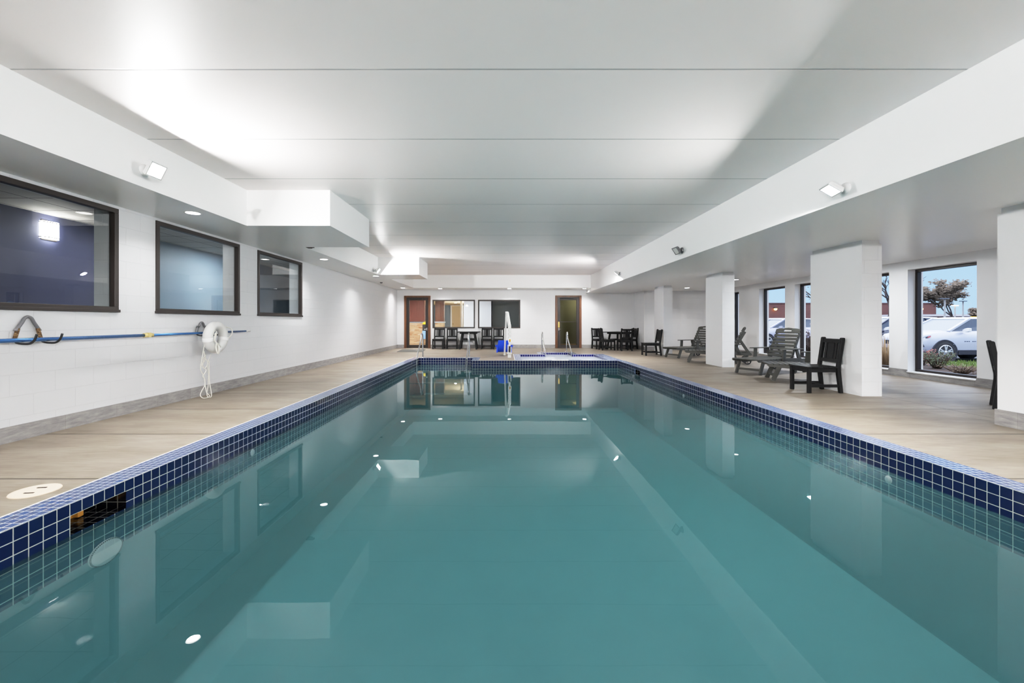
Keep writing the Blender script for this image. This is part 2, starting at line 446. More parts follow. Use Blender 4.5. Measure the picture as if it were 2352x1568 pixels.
# windows
wid = [0]
def window(frames, pane_pts, fmat, glass='glass'):
    wid[0] += 1
    f = MB()
    for b in frames: f.box(*b)
    o = struct(f.build('window_%d'%wid[0], fmat, bevel=.004))
    g = MB(); g.face(pane_pts); g.build('pane', M[glass], o, recalc=False)
    return o
for p,q in LW:
    z0,z1 = 1.24,2.45; t = .055; x0,x1 = XL-.05, XL+.018
    window([(x0,x1,p,q,z0,z0+t),(x0,x1,p,q,z1-t,z1),(x0,x1,p,p+t,z0+t,z1-t),(x0,x1,q-t,q,z0+t,z1-t),(x0,XL+.03,p-.01,q+.01,z0-.012,z0+.02)],
           [(XL-.025,p+t,z0+t),(XL-.025,q-t,z0+t),(XL-.025,q-t,z1-t),(XL-.025,p+t,z1-t)], M['bronze'])
for p,q in (FA,FB):
    z0,z1 = .845,2.058; t = .055; y0,y1 = YF-.015, YF+.08
    window([(p,q,y0,y1,z0,z0+t),(p,q,y0,y1,z1-t,z1),(p,p+t,y0,y1,z0+t,z1-t),(q-t,q,y0,y1,z0+t,z1-t)],
           [(p+t,YF+.04,z0+t),(q-t,YF+.04,z0+t),(q-t,YF+.04,z1-t),(p+t,YF+.04,z1-t)], M['bronze'])
for p,q in RW:
    z0,z1 = WB,WT; t = .05; x0,x1 = 8.29,8.37
    window([(x0,x1,p,q,z0,z0+t),(x0,x1,p,q,z1-t,z1),(x0,x1,p,p+t,z0+t,z1-t),(x0,x1,q-t,q,z0+t,z1-t)],
           [(8.33,p+t,z0+t),(8.33,q-t,z0+t),(8.33,q-t,z1-t),(8.33,p+t,z1-t)], M['doorbrown'], 'clear')

# doors
def door(n, x0, x1, top, handle_right, glass):
    d = shell('door_%d'%n)
    m = MB(); cw = .1
    m.box(x0,x0+cw,YF-.03,YF+.12,0,top); m.box(x1-cw,x1,YF-.03,YF+.12,0,top); m.box(x0+cw,x1-cw,YF-.03,YF+.12,top-.075,top)
    m.build('casing', M['casing'], d, bevel=.006)
    a,b = x0+cw,x1-cw; m = MB(); st = .115; y0,y1 = YF+.0,YF+.06; zt = top-.075
    gt = zt-.12; gb = .135
    m.box(a,a+st,y0,y1,0,zt); m.box(b-st,b,y0,y1,0,zt); m.box(a+st,b-st,y0,y1,gt,zt); m.box(a+st,b-st,y0,y1,0,gb); m.box(a+st,b-st,y0+.01,y1-.01,1.105,1.13)
    m.build('leaf', M['doorbrown'], d, bevel=.004)
    g = MB(); g.face([(a+st,YF+.03,gb),(b-st,YF+.03,gb),(b-st,YF+.03,gt),(a+st,YF+.03,gt)]); g.build('pane', M[glass], d, recalc=False)
    hx = b-st/2 if handle_right else a+st/2; s = -1 if handle_right else 1
    h = MB(); h.lathe([(0,0),(.028,0),(.028,.01),(.012,.012),(.012,.05),(0,.05)],12,Matrix.Translation((hx,YF,.81))@Matrix.Rotation(R(90),4,'X')); h.tube([(hx,YF-.045,.81),(hx+s*.12,YF-.05,.80)],.011)
    h.box(hx-.02,hx+.02,YF-.008,YF,.76,.86)
    h.build('lever', M['chrome'], d)
    if not handle_right:
        h = MB(); h.box(hx-.03,hx+.03,YF-.012,YF,.88,1.12); h.build('push_plate', M['brass'], d, bevel=.003)
    h = MB(); h.box(a+.1,b-.25,YF-.06,YF,zt-.075,zt-.03); h.build('door_closer', M['dark'], d, bevel=.004)
door(1, D1[0], D1[1], 2.228, True, 'clear')
door(2, D2[0], D2[1], 2.24, False, 'clear')

# ------------------------------------------------------------------ deck, coping, pool
PL = -2.669; YN = .2; YE = 12.35; YA = 13.29; AX = -.97; CW = .2
PR = lambda y: 3.385-.0141*(y-2.8)
SPX0,SPX1,SPY0,SPY1 = .5,3.05,12.58,14.7; SAX0,SAX1,SAY = 1.36,2.3,15.6
ZW = -.2
d = MB()
def dq(pts): d.face([(x,y,0) for x,y in pts])
dq([(XL,YB),(PL-CW-.012,YB),(PL-CW-.012,YF),(XL,YF)])
dq([(PL-CW-.012,YB),(3.64,YB),(3.64,YN-CW),(PL-CW-.012,YN-CW)])
dq([(3.64,YB),(8.16,YB),(8.16,YN-CW),(3.64,YN-CW)])
for k in range(8):
    y0 = YN-CW+(YE-YN+CW)*k/8; y1 = YN-CW+(YE-YN+CW)*(k+1)/8
    dq([(PR(y0)+.19,y0),(8.16,y0),(8.16,y1),(PR(y1)+.19,y1)])
holes = [(PL-CW-.012,AX+CW,YE,YA+CW),(SPX0-.22,3.4,YE,SPY1+.2),(SAX0-.2,SAX1+.2,SPY1,SAY+.2),(AX+CW,SPX0-.22,YE,YE+.05)]
for a,b,c_,e in cells(PL-CW-.012,8.16,YE,YF,holes): dq([(a,c_),(b,c_),(b,e),(a,e)])
struct(d.build('floor', M['deck'], recalc=False))
# under-floor of door zone
# coping
c = MB()
def cq(pts, mi=0, z0=.0, z1=.002): c.prism([(x,y) for x,y in pts],'z',z0,z1,mi)
cq([(PL-CW,YN-CW),(PL,YN-CW),(PL,YA+CW),(PL-CW,YA+CW)])
cq([(PL-CW-.016,YN-CW),(PL-CW,YN-CW),(PL-CW,YA+CW),(PL-CW-.016,YA+CW)],1)
cq([(PL,YA),(AX,YA),(AX,YA+CW),(PL,YA+CW)])
cq([(AX,YE),(AX+CW,YE),(AX+CW,YA+CW),(AX,YA+CW)])
cq([(AX+CW,YE),(SPX0-.22,YE),(SPX0-.22,YE+.05),(AX+CW,YE+.05)])
cq([(PR(YN-CW),YN-CW),(PR(YN-CW)+.19,YN-CW),(PR(YE)+.19,YE),(PR(YE),YE)])
cq([(PL,YN-CW),(PR(YN),YN-CW),(PR(YN),YN),(PL,YN)])
struct(c.build('pool_coping', [M['copetile'], M['trimwhite']]))
c = MB()
cq([(SPX0-.22,YE),(PR(YE)+.15,YE),(3.4,SPY0),(SPX0-.22,SPY0)])
cq([(SPX0-.2,SPY0),(SPX0,SPY0),(SPX0,SPY1+.2),(SPX0-.2,SPY1+.2)]); cq([(SPX0-.22,SPY0),(SPX0-.2,SPY0),(SPX0-.2,SPY1+.2),(SPX0-.22,SPY1+.2)],1)
cq([(SPX1,SPY0),(3.4,SPY0),(3.4,SPY1+.2),(SPX1,SPY1+.2)])
cq([(SPX0,SPY1),(SAX0,SPY1),(SAX0,SPY1+.2),(SPX0,SPY1+.2)]); cq([(SAX1,SPY1),(SPX1,SPY1),(SPX1,SPY1+.2),(SAX1,SPY1+.2)])
cq([(SAX0-.2,SPY1+.2),(SAX0,SPY1+.2),(SAX0,SAY+.2),(SAX0-.2,SAY+.2)]); cq([(SAX1,SPY1+.2),(SAX1+.2,SPY1+.2),(SAX1+.2,SAY+.2),(SAX1,SAY+.2)])
cq([(SAX0,SAY),(SAX1,SAY),(SAX1,SAY+.2),(SAX0,SAY+.2)])
struct(c.build('spa_coping', [M['copetile'], M['trimwhite']]))
m = MB()
m.box(1.36,1.84,12.37,12.56,.001,.006,0)
for x in (1.50,1.60,1.74): m.box(x,x+.035,12.44,12.47,.006,.008,1)
tag(m.build('depth_marker_tile', [M['whiteplastic'],M['slot']]), 'white marker tiles set in the blue coping between pool and spa', 'tile')

# basin
ZB = -1.35; ZT = -.42
p = MB()
def wall_x(xf, y0, y1, flip, hole=None):
    for (zlo,zhi,mi) in ((ZT,0,0),(ZB,ZT,1)):
        hs = [hole] if (hole and mi == 0) else []
        for a,b,c_,e in cells(y0,y1,zlo,zhi,hs):
            f = [(xf(a),a,c_),(xf(b),b,c_),(xf(b),b,e),(xf(a),a,e)]
            p.face(f if flip else f[::-1], mi)
def wall_y(y, x0, x1, flip):
    for (zlo,zhi,mi) in ((ZT,0,0),(ZB,ZT,1)):
        f = [(x0,y,zlo),(x1,y,zlo),(x1,y,zhi),(x0,y,zhi)]
        p.face(f if flip else f[::-1], mi)
SK1 = (2.634,3.02,-.195,-.0758); SK2 = (10.42,10.8,-.195,-.0758)
wall_x(lambda y: PL, YN, YA, True, SK1)
wall_x(PR, YN, YE, False, SK2)
wall_x(lambda y: AX, YE, YA, False)
wall_y(YA, PL, AX, True); wall_y(YE, AX, PR(YE), True); wall_y(YN, PL, PR(YN), False)
p.face([(PL,YN,ZB),(PR(YN),YN,ZB),(PR(YE),YE,ZB),(PL,YE,ZB)],1); p.face([(PL,YE,ZB),(AX,YE,ZB),(AX,YA,ZB),(PL,YA,ZB)],1)
# alcove steps
for k in range(3): p.box(PL+.001,AX-.001,YA-.31*(k+1),YA-.31*k-.001,ZB,-.42-.28*k,1)
struct(p.build('pool_basin', [M['tile'],M['plaster']], recalc=False))
# skimmer throats
def throat(name, x0, x1, sk):
    m = MB(); a,b,z0,z1 = sk
    m.face([(x0,a,z0),(x1,a,z0),(x1,b,z0),(x0,b,z0)],0); m.face([(x0,a,z1),(x1,a,z1),(x1,b,z1),(x0,b,z1)],0)
    m.face([(x1,a,z0),(x1,b,z0),(x1,b,z1),(x1,a,z1)],0)
    m.face([(x0,a,z0),(x1,a,z0),(x1,a,z1),(x0,a,z1)],0); m.face([(x0,b,z0),(x1,b,z0),(x1,b,z1),(x0,b,z1)],0)
    return struct(m.build(name, M['throat'], recalc=False))
throat('skimmer_throat', PL, PL-.34, SK1); throat('skimmer_throat', PR(10.6), PR(10.6)+.3, SK2)
m = MB(); m.box(PL-.24,PL-.215,2.66,2.9,-.194,-.10); m.box(PL-.21,PL-.18,2.86,2.90,-.19,-.11)
tag(m.build('weir_flap', M['weir'], bevel=.003), 'amber flap standing inside the dark skimmer opening of the pool wall', 'flap')
# water
m = MB(); e = .012
top = [(PL-e,YN-e),(PR(YN)+e,YN-e),(PR(YE)+e,YE+e),(AX+e,YE+e),(AX+e,YA+e),(PL-e,YA+e)]
m.prism(top,'z',ZB-.01,ZW)
tag(m.build('pool_water', M['water']), 'still teal water filling the long swimming pool', 'water', kind='stuff')
# spa
m = MB(); zb=-.9
def sw(pts):
    n=len(pts)
    for i in range(n):
        a=pts[i]; b=pts[(i+1)%n]; m.face([(a[0],a[1],zb),(b[0],b[1],zb),(b[0],b[1],0),(a[0],a[1],0)])
sw([(SPX0,SPY0),(SPX1,SPY0),(SPX1,SPY1),(SAX1,SPY1),(SAX1,SAY),(SAX0,SAY),(SAX0,SPY1),(SPX0,SPY1)])
struct(m.build('spa_basin', M['spatile'], recalc=False))
m = MB(); m.face([(x,y,-.085) for x,y in ((SPX0,SPY0),(SPX1,SPY0),(SPX1,SPY1),(SAX1,SPY1),(SAX1,SAY),(SAX0,SAY),(SAX0,SPY1),(SPX0,SPY1))])
tag(m.build('spa_water', M['spawater'], recalc=False), 'pale water in the small spa beyond the pool', 'water', kind='stuff')

# skimmer lid
t = thing('skimmer_lid', 'round cream skimmer lid set in the concrete beside the pool edge', 'lid', (-3.095,2.827,0))
m = MB(); m.lathe([(0,.006),(.06,.006),(.085,.004),(.1,.007),(.122,.007),(.127,.0),(0,0)],40); m.build('cover', M['lid'], t)
for q in (-.046,.046):
    m = MB(); m.box(-.028,.028,q-.006,q+.006,.0062,.0085); m.build('lift_slot', M['slot'], t).rotation_euler=(0,0,R(8))
# pool lamp niche + return fittings
t = thing('underwater_light', 'large round pale pool light under the water below the skimmer opening', 'light', (PL,2.865,-.42))
Rx = Matrix.Rotation(R(90),4,'Y')
Rx = Matrix.Diagonal((1,1.1,.72,1))@Rx
m = MB(); m.lathe([(0,.012),(.085,.014),(.105,.01),(.112,0)],40,Rx); m.build('lens', M['whiteplastic'], t)
m = MB()
for k in range(56):
    a=2*math.pi*k/56; m.bar((.011,.111*math.cos(a),.073*math.sin(a)),(.011,.120*math.cos(a),.079*math.sin(a)),.003,.006)
m.build('ribbed_rim', M['floodcase'], t)
def fitting(x,y,z,s,label):
    m=MB(); m.lathe([(0,.012),(.012,.012),(.03,.008),(.036,0)],20,Matrix.Translation((x,y,z))@Matrix.Rotation(R(90*s),4,'Y'))
    tag(m.build('return_fitting', M['whiteplastic']), label,'pipe fitting',group='return fittings in the pool walls')
fitting(PL,4.53,-.262,1,'round white return fitting under the water on the wall side of the pool')
fitting(PR(3.77),3.77,-.27,-1,'round white fitting under water on the column side of the pool, nearest the viewer')
fitting(PR(7.95),7.95,-.255,-1,'round white return fitting midway along the column side of the pool')
fitting(PR(10.95),10.95,-.27,-1,'round white return fitting below the far skimmer opening of the pool')

# ------------------------------------------------------------------ handrails
def rail(x, yb, ya, zt, yw, zw, label, y_top):
    t = thing('handrail', label, 'handrail', (x,yb,0), group='stainless handrails at pool and spa steps')
    pts = curve_pts([(0,0,-.02),(0,0,.4),(0,-.005,zt-.14),(0,-.05,zt-.03),(0,-(yb-y_top)-.02,zt),(0,-(yb-y_top)-.1,zt-.07),(0,-(yb-y_top)-.2,zt-.25),(0,yw-yb+.06,.08),(0,yw-yb,-.05),(0,yw-yb,zw)],8)
    m = MB(); m.tube(pts,.021,12); m.build('rail', M['steel'], t)
    m = MB(); m.lathe([(.022,.012),(.04,.012),(.045,0),(.045,-.002)],20); m.build('base_flange', M['chrome'], t)
rail(-2.60,13.56,12.6,.75,12.62,-.75,'stainless handrail at the pool steps, in front of the glass door with the doormat',13.38)
rail(-1.13,13.56,12.6,.76,12.62,-.75,'stainless handrail at the pool steps, in front of the small black table',13.40)
rail(1.385,16.1,15.0,.73,14.80,-.5,'left stainless handrail of the pair dropping into the spa',15.95)
rail(2.31,16.1,15.0,.73,14.85,-.5,'right stainless handrail of the pair dropping into the spa',15.95)

# ------------------------------------------------------------------ chairs
def make_chair(label, loc, rz, group=None):
    t = thing('dining_chair', label, 'chair', loc, rz, group); B = M['black']
    m = MB()
    for k in range(6): m.box(-.235+k*.0835,-.235+k*.0835+.08,-.225,.225,.39,.415)
    m.build('seat', B, t, bevel=.006)
    m = MB(); m.box(-.22,.235,-.20,-.175,.325,.39); m.box(-.22,.235,.175,.20,.325,.39); m.box(.21,.235,-.2,.2,.325,.39); m.box(-.235,-.21,-.18,.18,.325,.39)
    m.build('apron', B, t, bevel=.003)
    for s in (-1,1):
        m = MB(); m.box(.195,.245,s*.2-.025,s*.2+.025,0,.39); m.build('leg', B, t, bevel=.006)
        m = MB(); m.prism([(-.30,0),(-.25,0),(-.205,.36),(-.215,.44),(-.275,.855),(-.285,.868),(-.32,.868),(-.33,.855),(-.262,.42),(-.262,.36)],'y',s*.2-.025,s*.2+.025); m.build('leg', B, t, bevel=.006)
    bx = lambda z: -.238-(z-.42)*.145
    def slat(y0,y1,z0,z1,name,th=.022):
        m = MB(); m.prism([(bx(z0)-th/2,z0),(bx(z0)+th/2,z0),(bx(z1)+th/2,z1),(bx(z1)-th/2,z1)],'y',y0,y1); m.build(name, B, t, bevel=.004)
    slat(-.18,.18,.78,.845,'top_rail',.03); slat(-.18,.18,.475,.53,'lower_rail',.03)
    slat(-.065,.065,.53,.78,'back_slat'); slat(-.125,-.085,.53,.78,'back_slat'); slat(.085,.125,.53,.78,'back_slat')
    for s in (-1,1):
        m = MB(); m.box(-.27,.21,s*.2-.014,s*.2+.014,.09,.135); m.build('stretcher', B, t, bevel=.003)
    m = MB(); m.box(-.04,-.01,-.19,.19,.095,.13); m.build('stretcher', B, t, bevel=.003)
    return t
GW = 'black slat back chairs along the far wall'; GT = 'black slat back chairs around the corner table'; GC = 'black slat back chairs standing by the columns'
ch = make_chair('black slat back chair nearest the viewer, backed against the second white column', (4.985,6.92,0), R(180), GC)
dup(ch, (4.87,14.34,0), R(180), 'black slat back chair seen side on before the farthest white column, alone', GC)
dup(ch, (6.60,5.43,0), R(-45), 'black slat back chair half hidden behind the nearest white column at the right edge', GC)
dup(ch, (-2.76,17.80,0), R(-90), 'black slat back chair at the far wall, nearest the glass door with the doormat', GW)
dup(ch, (-2.20,17.80,0), R(-84), 'black slat back chair at the far wall, touching the left side of the small table', GW)
dup(ch, (-.76,17.82,0), R(-90), 'black slat back chair at the far wall, touching the right side of the small table', GW)
dup(ch, (-.27,17.82,0), R(-90), 'black slat back chair at the far wall, just behind the blue pool lift seat', GW)
dup(ch, (3.90,17.78,0), R(-80), 'black slat back chair of the corner table set, standing nearest the glass door', GT)
dup(ch, (4.06,17.0,0), R(6), 'black slat back chair seen from its side at the left of the corner table', GT)
dup(ch, (4.63,16.62,0), R(92), 'black slat back chair with its back to the viewer at the corner table', GT)
dup(ch, (5.15,17.82,0), R(190), 'black slat back chair mostly hidden behind the corner table set', GT)

def make_table(label, loc, rz, w=.92):
    t = thing('dining_table', label, 'table', loc, rz, 'black square tables'); B = M['black']; h = w/2
    m = MB()
    n=7
    for k in range(n): m.box(-h+.05+k*(w-.1)/n+.002,-h+.05+(k+1)*(w-.1)/n-.002,-h+.05,h-.05,.69,.715)
    m.box(-h,-h+.05,-h,h,.688,.716); m.box(h-.05,h,-h,h,.688,.716); m.box(-h+.05,h-.05,-h,-h+.05,.688,.716); m.box(-h+.05,h-.05,h-.05,h,.688,.716)
    m.build('tabletop', B, t, bevel=.005)
    m = MB(); a=h-.12
    m.box(-a,a,-a,-a+.03,.63,.69); m.box(-a,a,a-.03,a,.63,.69); m.box(-a,-a+.03,-a,a,.63,.69); m.box(a-.03,a,-a,a,.63,.69); m.build('apron', B, t)
    for sx in (-1,1):
        for sy in (-1,1):
            m = MB(); m.bar((sx*(h-.22),sy*(h-.2),.69),(sx*(h-.12),sy*(h-.12),.0),.06,.06,up=(0,1,0)); m.build('leg', B, t, bevel=.004)
    for sy in (-1,1):
        m = MB(); m.box(-(h-.19),h-.19,sy*(h-.175)-.015,sy*(h-.175)+.015,.36,.43); m.build('crossbar', B, t, bevel=.003)
    m = MB(); m.box(-.025,.025,-(h-.17),h-.17,.37,.42); m.build('crossbar', B, t, bevel=.003)
    return t
tb = make_table('small square black table against the far wall between two pairs of chairs', (-1.50,17.72,0), 0)
dup(tb, (4.62,17.35,0), R(38), 'square black table turned in the far corner with chairs around it')

# ------------------------------------------------------------------ loungers
def make_lounger(label, loc, rz):
    t = thing('sun_lounger', label, 'lounger', loc, rz, 'dark grey slatted sun loungers beside the columns'); G = M['darkgrey']
    m = MB()
    for k in range(12):
        x=.0+k*.094; m.box(x,x+.08,-.31,.31,.305,.328)
    m.build('seat_slats', G, t, bevel=.004)
    for s in (-1,1):
        m = MB(); m.prism([(-.02,.30),(.02,.27),(.5,.235),(1.58,.235),(1.61,.26),(1.58,.305),(-.02,.306)],'y',s*.29-.016,s*.29+.016); m.build('side_rail', G, t, bevel=.004)
    # backrest in its own tilted frame
    hinge = Matrix.Translation((1.14,0,.31))@Matrix.Rotation(R(-62),4,'Y')
    m = MB(); mk=m.mark()
    for k in range(7): m.box(.03+k*.083,.03+k*.083+.061,-.27,.27,-.0,.02)
    for s in (-1,1): m.box(0,.63,s*.25-.014,s*.25+.014,-.05,.0)
    # curved top board with a grip slot
    arc=[(.61+.0,-.27)]+[(.70+.04*math.cos(math.pi*(k/12-.5)),-.27+.54*k/12) for k in range(13)]+[(.61,.27)]
    top=[(.715,-.27),(.735,-.2),(.75,-.1),(.754,0),(.75,.1),(.735,.2),(.715,.27)]
    m.prism([(.615,-.27),(.66,-.27),(.66,.27),(.615,.27)],'z',0,.02)
    m.prism([(.66,-.27),(.715,-.27),(.735,-.2),(.742,-.085),(.66,-.085)],'z',0,.02)
    m.prism([(.66,.085),(.742,.085),(.735,.2),(.715,.27),(.66,.27)],'z',0,.02)
    m.prism([(.70,-.085),(.745,-.085),(.754,0),(.745,.085),(.70,.085)],'z',0,.02)
    m.apply(mk, hinge); m.build('backrest', G, t, bevel=.003)
    for s in (-1,1):
        m = MB(); m.bar((1.58,s*.2,.26),(1.36,s*.2,.62),.03,.045); m.build('backrest_prop', G, t, bevel=.003)
    for s in (-1,1):
        m = MB(); m.bar((.19,s*.27,.27),(.08,s*.27,0),.035,.075,up=(1,0,0)); m.build('leg', G, t, bevel=.004)
        m = MB(); m.bar((1.18,s*.27,.27),(1.28,s*.27,.03 if False else 0),.035,.075,up=(1,0,0)); m.build('leg', G, t, bevel=.004)
        m = MB(); m.prism([(.68,.515),(.70,.535),(1.36,.535),(1.36,.515)],'y',s*.345-.055,s*.345+.055); ar = m.build('armrest', G, t, bevel=.006)
        m = MB(); m.bar((.80,s*.325,.515),(.78,s*.325,.25),.03,.09,up=(1,0,0)); m.bar((1.22,s*.325,.515),(1.32,s*.325,.25),.03,.075,up=(1,0,0)); m.bar((.74,s*.325,.285),(1.38,s*.325,.285),.03,.08); m.build('arm_support', G, ar, bevel=.004)
        wm = Matrix.Translation((1.50,s*.33,.09))@Matrix.Rotation(R(90),4,'X')
        m = MB(); m.lathe([(.062,-.018),(.088,-.018),(.09,0),(.088,.018),(.062,.018),(.062,-.018)],24,wm)
        mk=m.mark()
        for k in range(5): m.bar((0,0,0),(.065*math.cos(2*math.pi*k/5),.065*math.sin(2*math.pi*k/5),0),.012,.02)
        m.apply(mk,wm); m.build('wheel', M['dark'], t)
    m = MB(); m.bar((1.50,-.34,.09),(1.50,.34,.09),.02,.02); m.bar((1.50,-.27,.09),(1.50,-.27,.25),.03,.05); m.bar((1.50,.27,.09),(1.50,.27,.25),.03,.05); m.build('axle', G, t)
    m = MB(); m.bar((.12,-.27,.1),(.12,.27,.1),.02,.045); m.build('stretcher', G, t)
    return t
def lpos(mx,my,a):
    return (mx-.12*math.cos(R(a)), my-.12*math.sin(R(a)), 0)
lg = make_lounger('dark grey slatted sun lounger with raised back in full view beyond the nearest black chair', lpos(5.24,9.21,25), R(25))
dup(lg, lpos(5.19,8.34,-21), R(-21), 'dark grey sun lounger showing only its slatted foot end behind the nearest black chair')
dup(lg, lpos(5.22,13.34,22), R(22), 'dark grey sun lounger with raised back half hidden by the third column')
dup(lg, lpos(5.20,12.06,-23), R(-23), 'dark grey sun lounger passing behind the third white column, showing on both sides of it')

# ------------------------------------------------------------------ pool lift
t = thing('pool_lift', 'white pool lift with a blue plastic seat standing at the far pool edge', 'pool lift', (.14,13.4,0))
W = M['whiteplastic']
m = MB(); m.box(-.055,.05,-.055,.05,0,.125); m.box(-.075,.07,-.08,.08,.125,.15); m.build('base', W, t, bevel=.006)
m = MB(); m.box(-.06,-.035,-.05,.05,.15,.40); m.box(.03,.055,-.05,.05,.15,.34); m.box(-.03,.03,-.03,.03,.15,.52); m.box(-.045,.05,-.045,.045,.49,1.03); m.build('mast', W, t, bevel=.006)
m = MB()
for k,z in enumerate((.62,.68,.74,.80,.86,.92,.98)): m.lathe([(0,.004),(.008,.004),(.008,0)],8,Matrix.Translation((.015 if k%2 else -.035,-.045,z))@Matrix.Rotation(R(90),4,'X'))
m.build('adjustment_hole', M['dark'], t)
m = MB(); m.box(-.04,.06,-.075,-.045,.47,.60); cb = m.build('control_box', M['trimwhite'], t, bevel=.006)
m = MB(); m.lathe([(0,.006),(.024,.006),(.026,0)],20,Matrix.Translation((.012,-.075,.535))@Matrix.Rotation(R(90),4,'X')@Matrix.Diagonal((1,1.8,1,1))); m.build('control_button', M['amber'], cb)
m = MB(); m.box(-.02,.04,-.045,.02,.26,.36); m.lathe([(0,0),(.02,0),(.02,.1),(0,.1)],14,Matrix.Translation((.0,-.05,.18))); m.build('gearbox', M['slot'], t)
m = MB(); m.bar((.02,.02,.95),(-.06,.1,1.42),.045,.06); m.bar((-.02,.02,.9),(-.085,.09,1.30),.03,.035); m.box(-.13,-.05,.03,.15,1.38,1.44); m.build('boom', W, t, bevel=.005)
m = MB(); m.bar((-.10,.1,1.40),(-.155,.62,.06),.05,.05); m.box(-.19,-.13,.56,.66,.03,.07); m.build('hanger_arm', W, t, bevel=.005)
m = MB(); sx=-.17; sy=.8
m.loft([[(sx-.19,sy-.10,.50),(sx+.19,sy-.10,.50),(sx+.19,sy-.07,.51),(sx-.19,sy-.07,.51)],
        [(sx-.215,sy-.08,.34),(sx+.215,sy-.08,.34),(sx+.21,sy-.05,.34),(sx-.21,sy-.05,.34)],
        [(sx-.23,sy-.03,.16),(sx+.23,sy-.03,.16),(sx+.22,sy,.18),(sx-.22,sy,.18)],
        [(sx-.22,sy+.06,.11),(sx+.22,sy+.06,.11),(sx+.21,sy+.08,.15),(sx-.21,sy+.08,.15)],
        [(sx-.21,sy+.40,.12),(sx+.21,sy+.40,.12),(sx+.21,sy+.40,.15),(sx-.21,sy+.40,.15)]])
st = m.build('seat', M['blueseat'], t, sharp=50)
for s in (-1,1):
    m = MB(); m.prism([(sy-.07,.10),(sy-.05,.30),(sy+.05,.33),(sy+.34,.32),(sy+.38,.28),(sy+.38,.10)],'x',sx+s*.235-.02,sx+s*.235+.02); m.box(sx+s*.25-.045,sx+s*.25+.045,sy-.06,sy+.36,.30,.335); m.build('seat_arm', M['blueseat'], t, bevel=.01)

# ------------------------------------------------------------------ doormat
m = MB(); m.prism([(-4.02,15.9),(-3.06,15.9),(-3.2,17.35),(-4.16,17.35)],'z',.001,.012)
tag(m.build('doormat', M['mat'], bevel=.003), 'dark grey rubber mat on the deck before the glass door', 'mat')

# ------------------------------------------------------------------ reach pole, hooks, life ring
def hook(y, zt, label, rusty=True):
    t = thing('wall_hook', label, 'wall hook', (XL,y,.94), group='bent metal pole hooks on the block wall')
    x=.022; h=zt-.94
    arch = curve_pts([(x,-.105,.09),(x,-.055,h-.06),(x,-.03,h-.015),(x,0,h),(x,.03,h-.015),(x,.055,h-.06),(x,.105,.09)],6)
    m = MB(); m.tube(arch,.014,10); m.build('arch', M['galv'], t)
    for s in (-1,1):
        m = MB(); m.tube([(x,s*.085,.115),(x,s*.118,-.005)],.0155,10); m.build('rusted_leg' if rusty else 'leg', M['rust'] if rusty else M['galv'], t)
        pts = curve_pts([(x,s*.112,.02),(x+.02,s*.115,-.018),(x+.09,s*.115,-.03),(x+.15,s*.115,-.025),(x+.19,s*.115,.01),(x+.21,s*.115,.06)],6)
        m = MB(); m.tube(pts,.010,10); m.build('prong', M['darkmetal'], t)
hook(4.107, 1.165, 'bent metal hook with rusty legs holding the blue pole near the left edge')
hook(6.46, 1.11, 'bent grey metal hook on the wall behind the white life ring', False)
t = thing('pool_pole', 'long blue telescopic pool pole lying on two hooks along the block wall', 'pole', (-4.475,0,.945))
m = MB(); m.tube([(0,2.6,0),(0,5.36,.004)],.019,14); m.build('pole_section', M['bluepole'], t)
m = MB(); m.tube([(0,5.36,.004),(0,7.40,.012)],.015,14); m.build('pole_section', M['bluepole'], t)
m = MB(); m.tube([(0,5.31,.004),(0,5.44,.004)],.026,14); m.box(-.012,.03,5.35,5.39,-.02,.036); m.build('clamp', M['yellowclip'], t)
m = MB(); m.tube([(0,7.40,.012),(0,7.52,.013)],.013,12); m.build('tip', M['whiteplastic'], t)
# life ring
t = thing('life_ring', 'white life ring hanging on the pole hook with a tangle of white rope', 'life ring', (-4.35,6.45,.885))
m = MB(); ctr=[]
for k in range(48):
    a=2*math.pi*k/48; ctr.append((0,.172*math.cos(a),.172*math.sin(a)))
m.tube(ctr,.068,16,closed=True); m.build('ring', M['whiteplastic'], t)
for a in (20,160,250,300):
    if a in (250,): continue
    a=R(-10 if a==20 else (190 if a==160 else 270)); c0=Vector((0,.172*math.cos(a),.172*math.sin(a))); tan=Vector((0,-math.sin(a),math.cos(a)))
    m = MB(); m.tube([c0-tan*.028,c0-tan*.022,c0+tan*.022,c0+tan*.028],[.069,.0725,.0725,.069],20); m.build('strap', M['trimwhite'], t)
m = MB()
m.tube(curve_pts([(.02,.24,-.04),(.05,.30,.04),(.05,.29,.12),(.03,.2,.15),(.02,.15,.17)],8),.009,8)
m.build('grab_line', M['rope'], t); m = MB()
m.tube(curve_pts([(.065,-.1,.07),(.08,-.14,.0),(.075,-.13,-.05),(.08,-.10,-.08),(.085,-.06,-.16),(.09,-.08,-.24),(.085,-.12,-.16),(.08,-.1,-.08)],8),.0095,8)
m.tube(curve_pts([(.0,-.05,.10),(.05,-.06,.08),(.07,-.1,.02),(.06,-.12,-.04)],8),.009,8)
m.tube(curve_pts([(.07,-.06,-.09),(.08,-.02,-.13),(.07,.0,-.15)],6),.006,8)
m.build('grab_line', M['rope'], t)
m = MB(); rnd=random.Random(3)
bx0=-.09
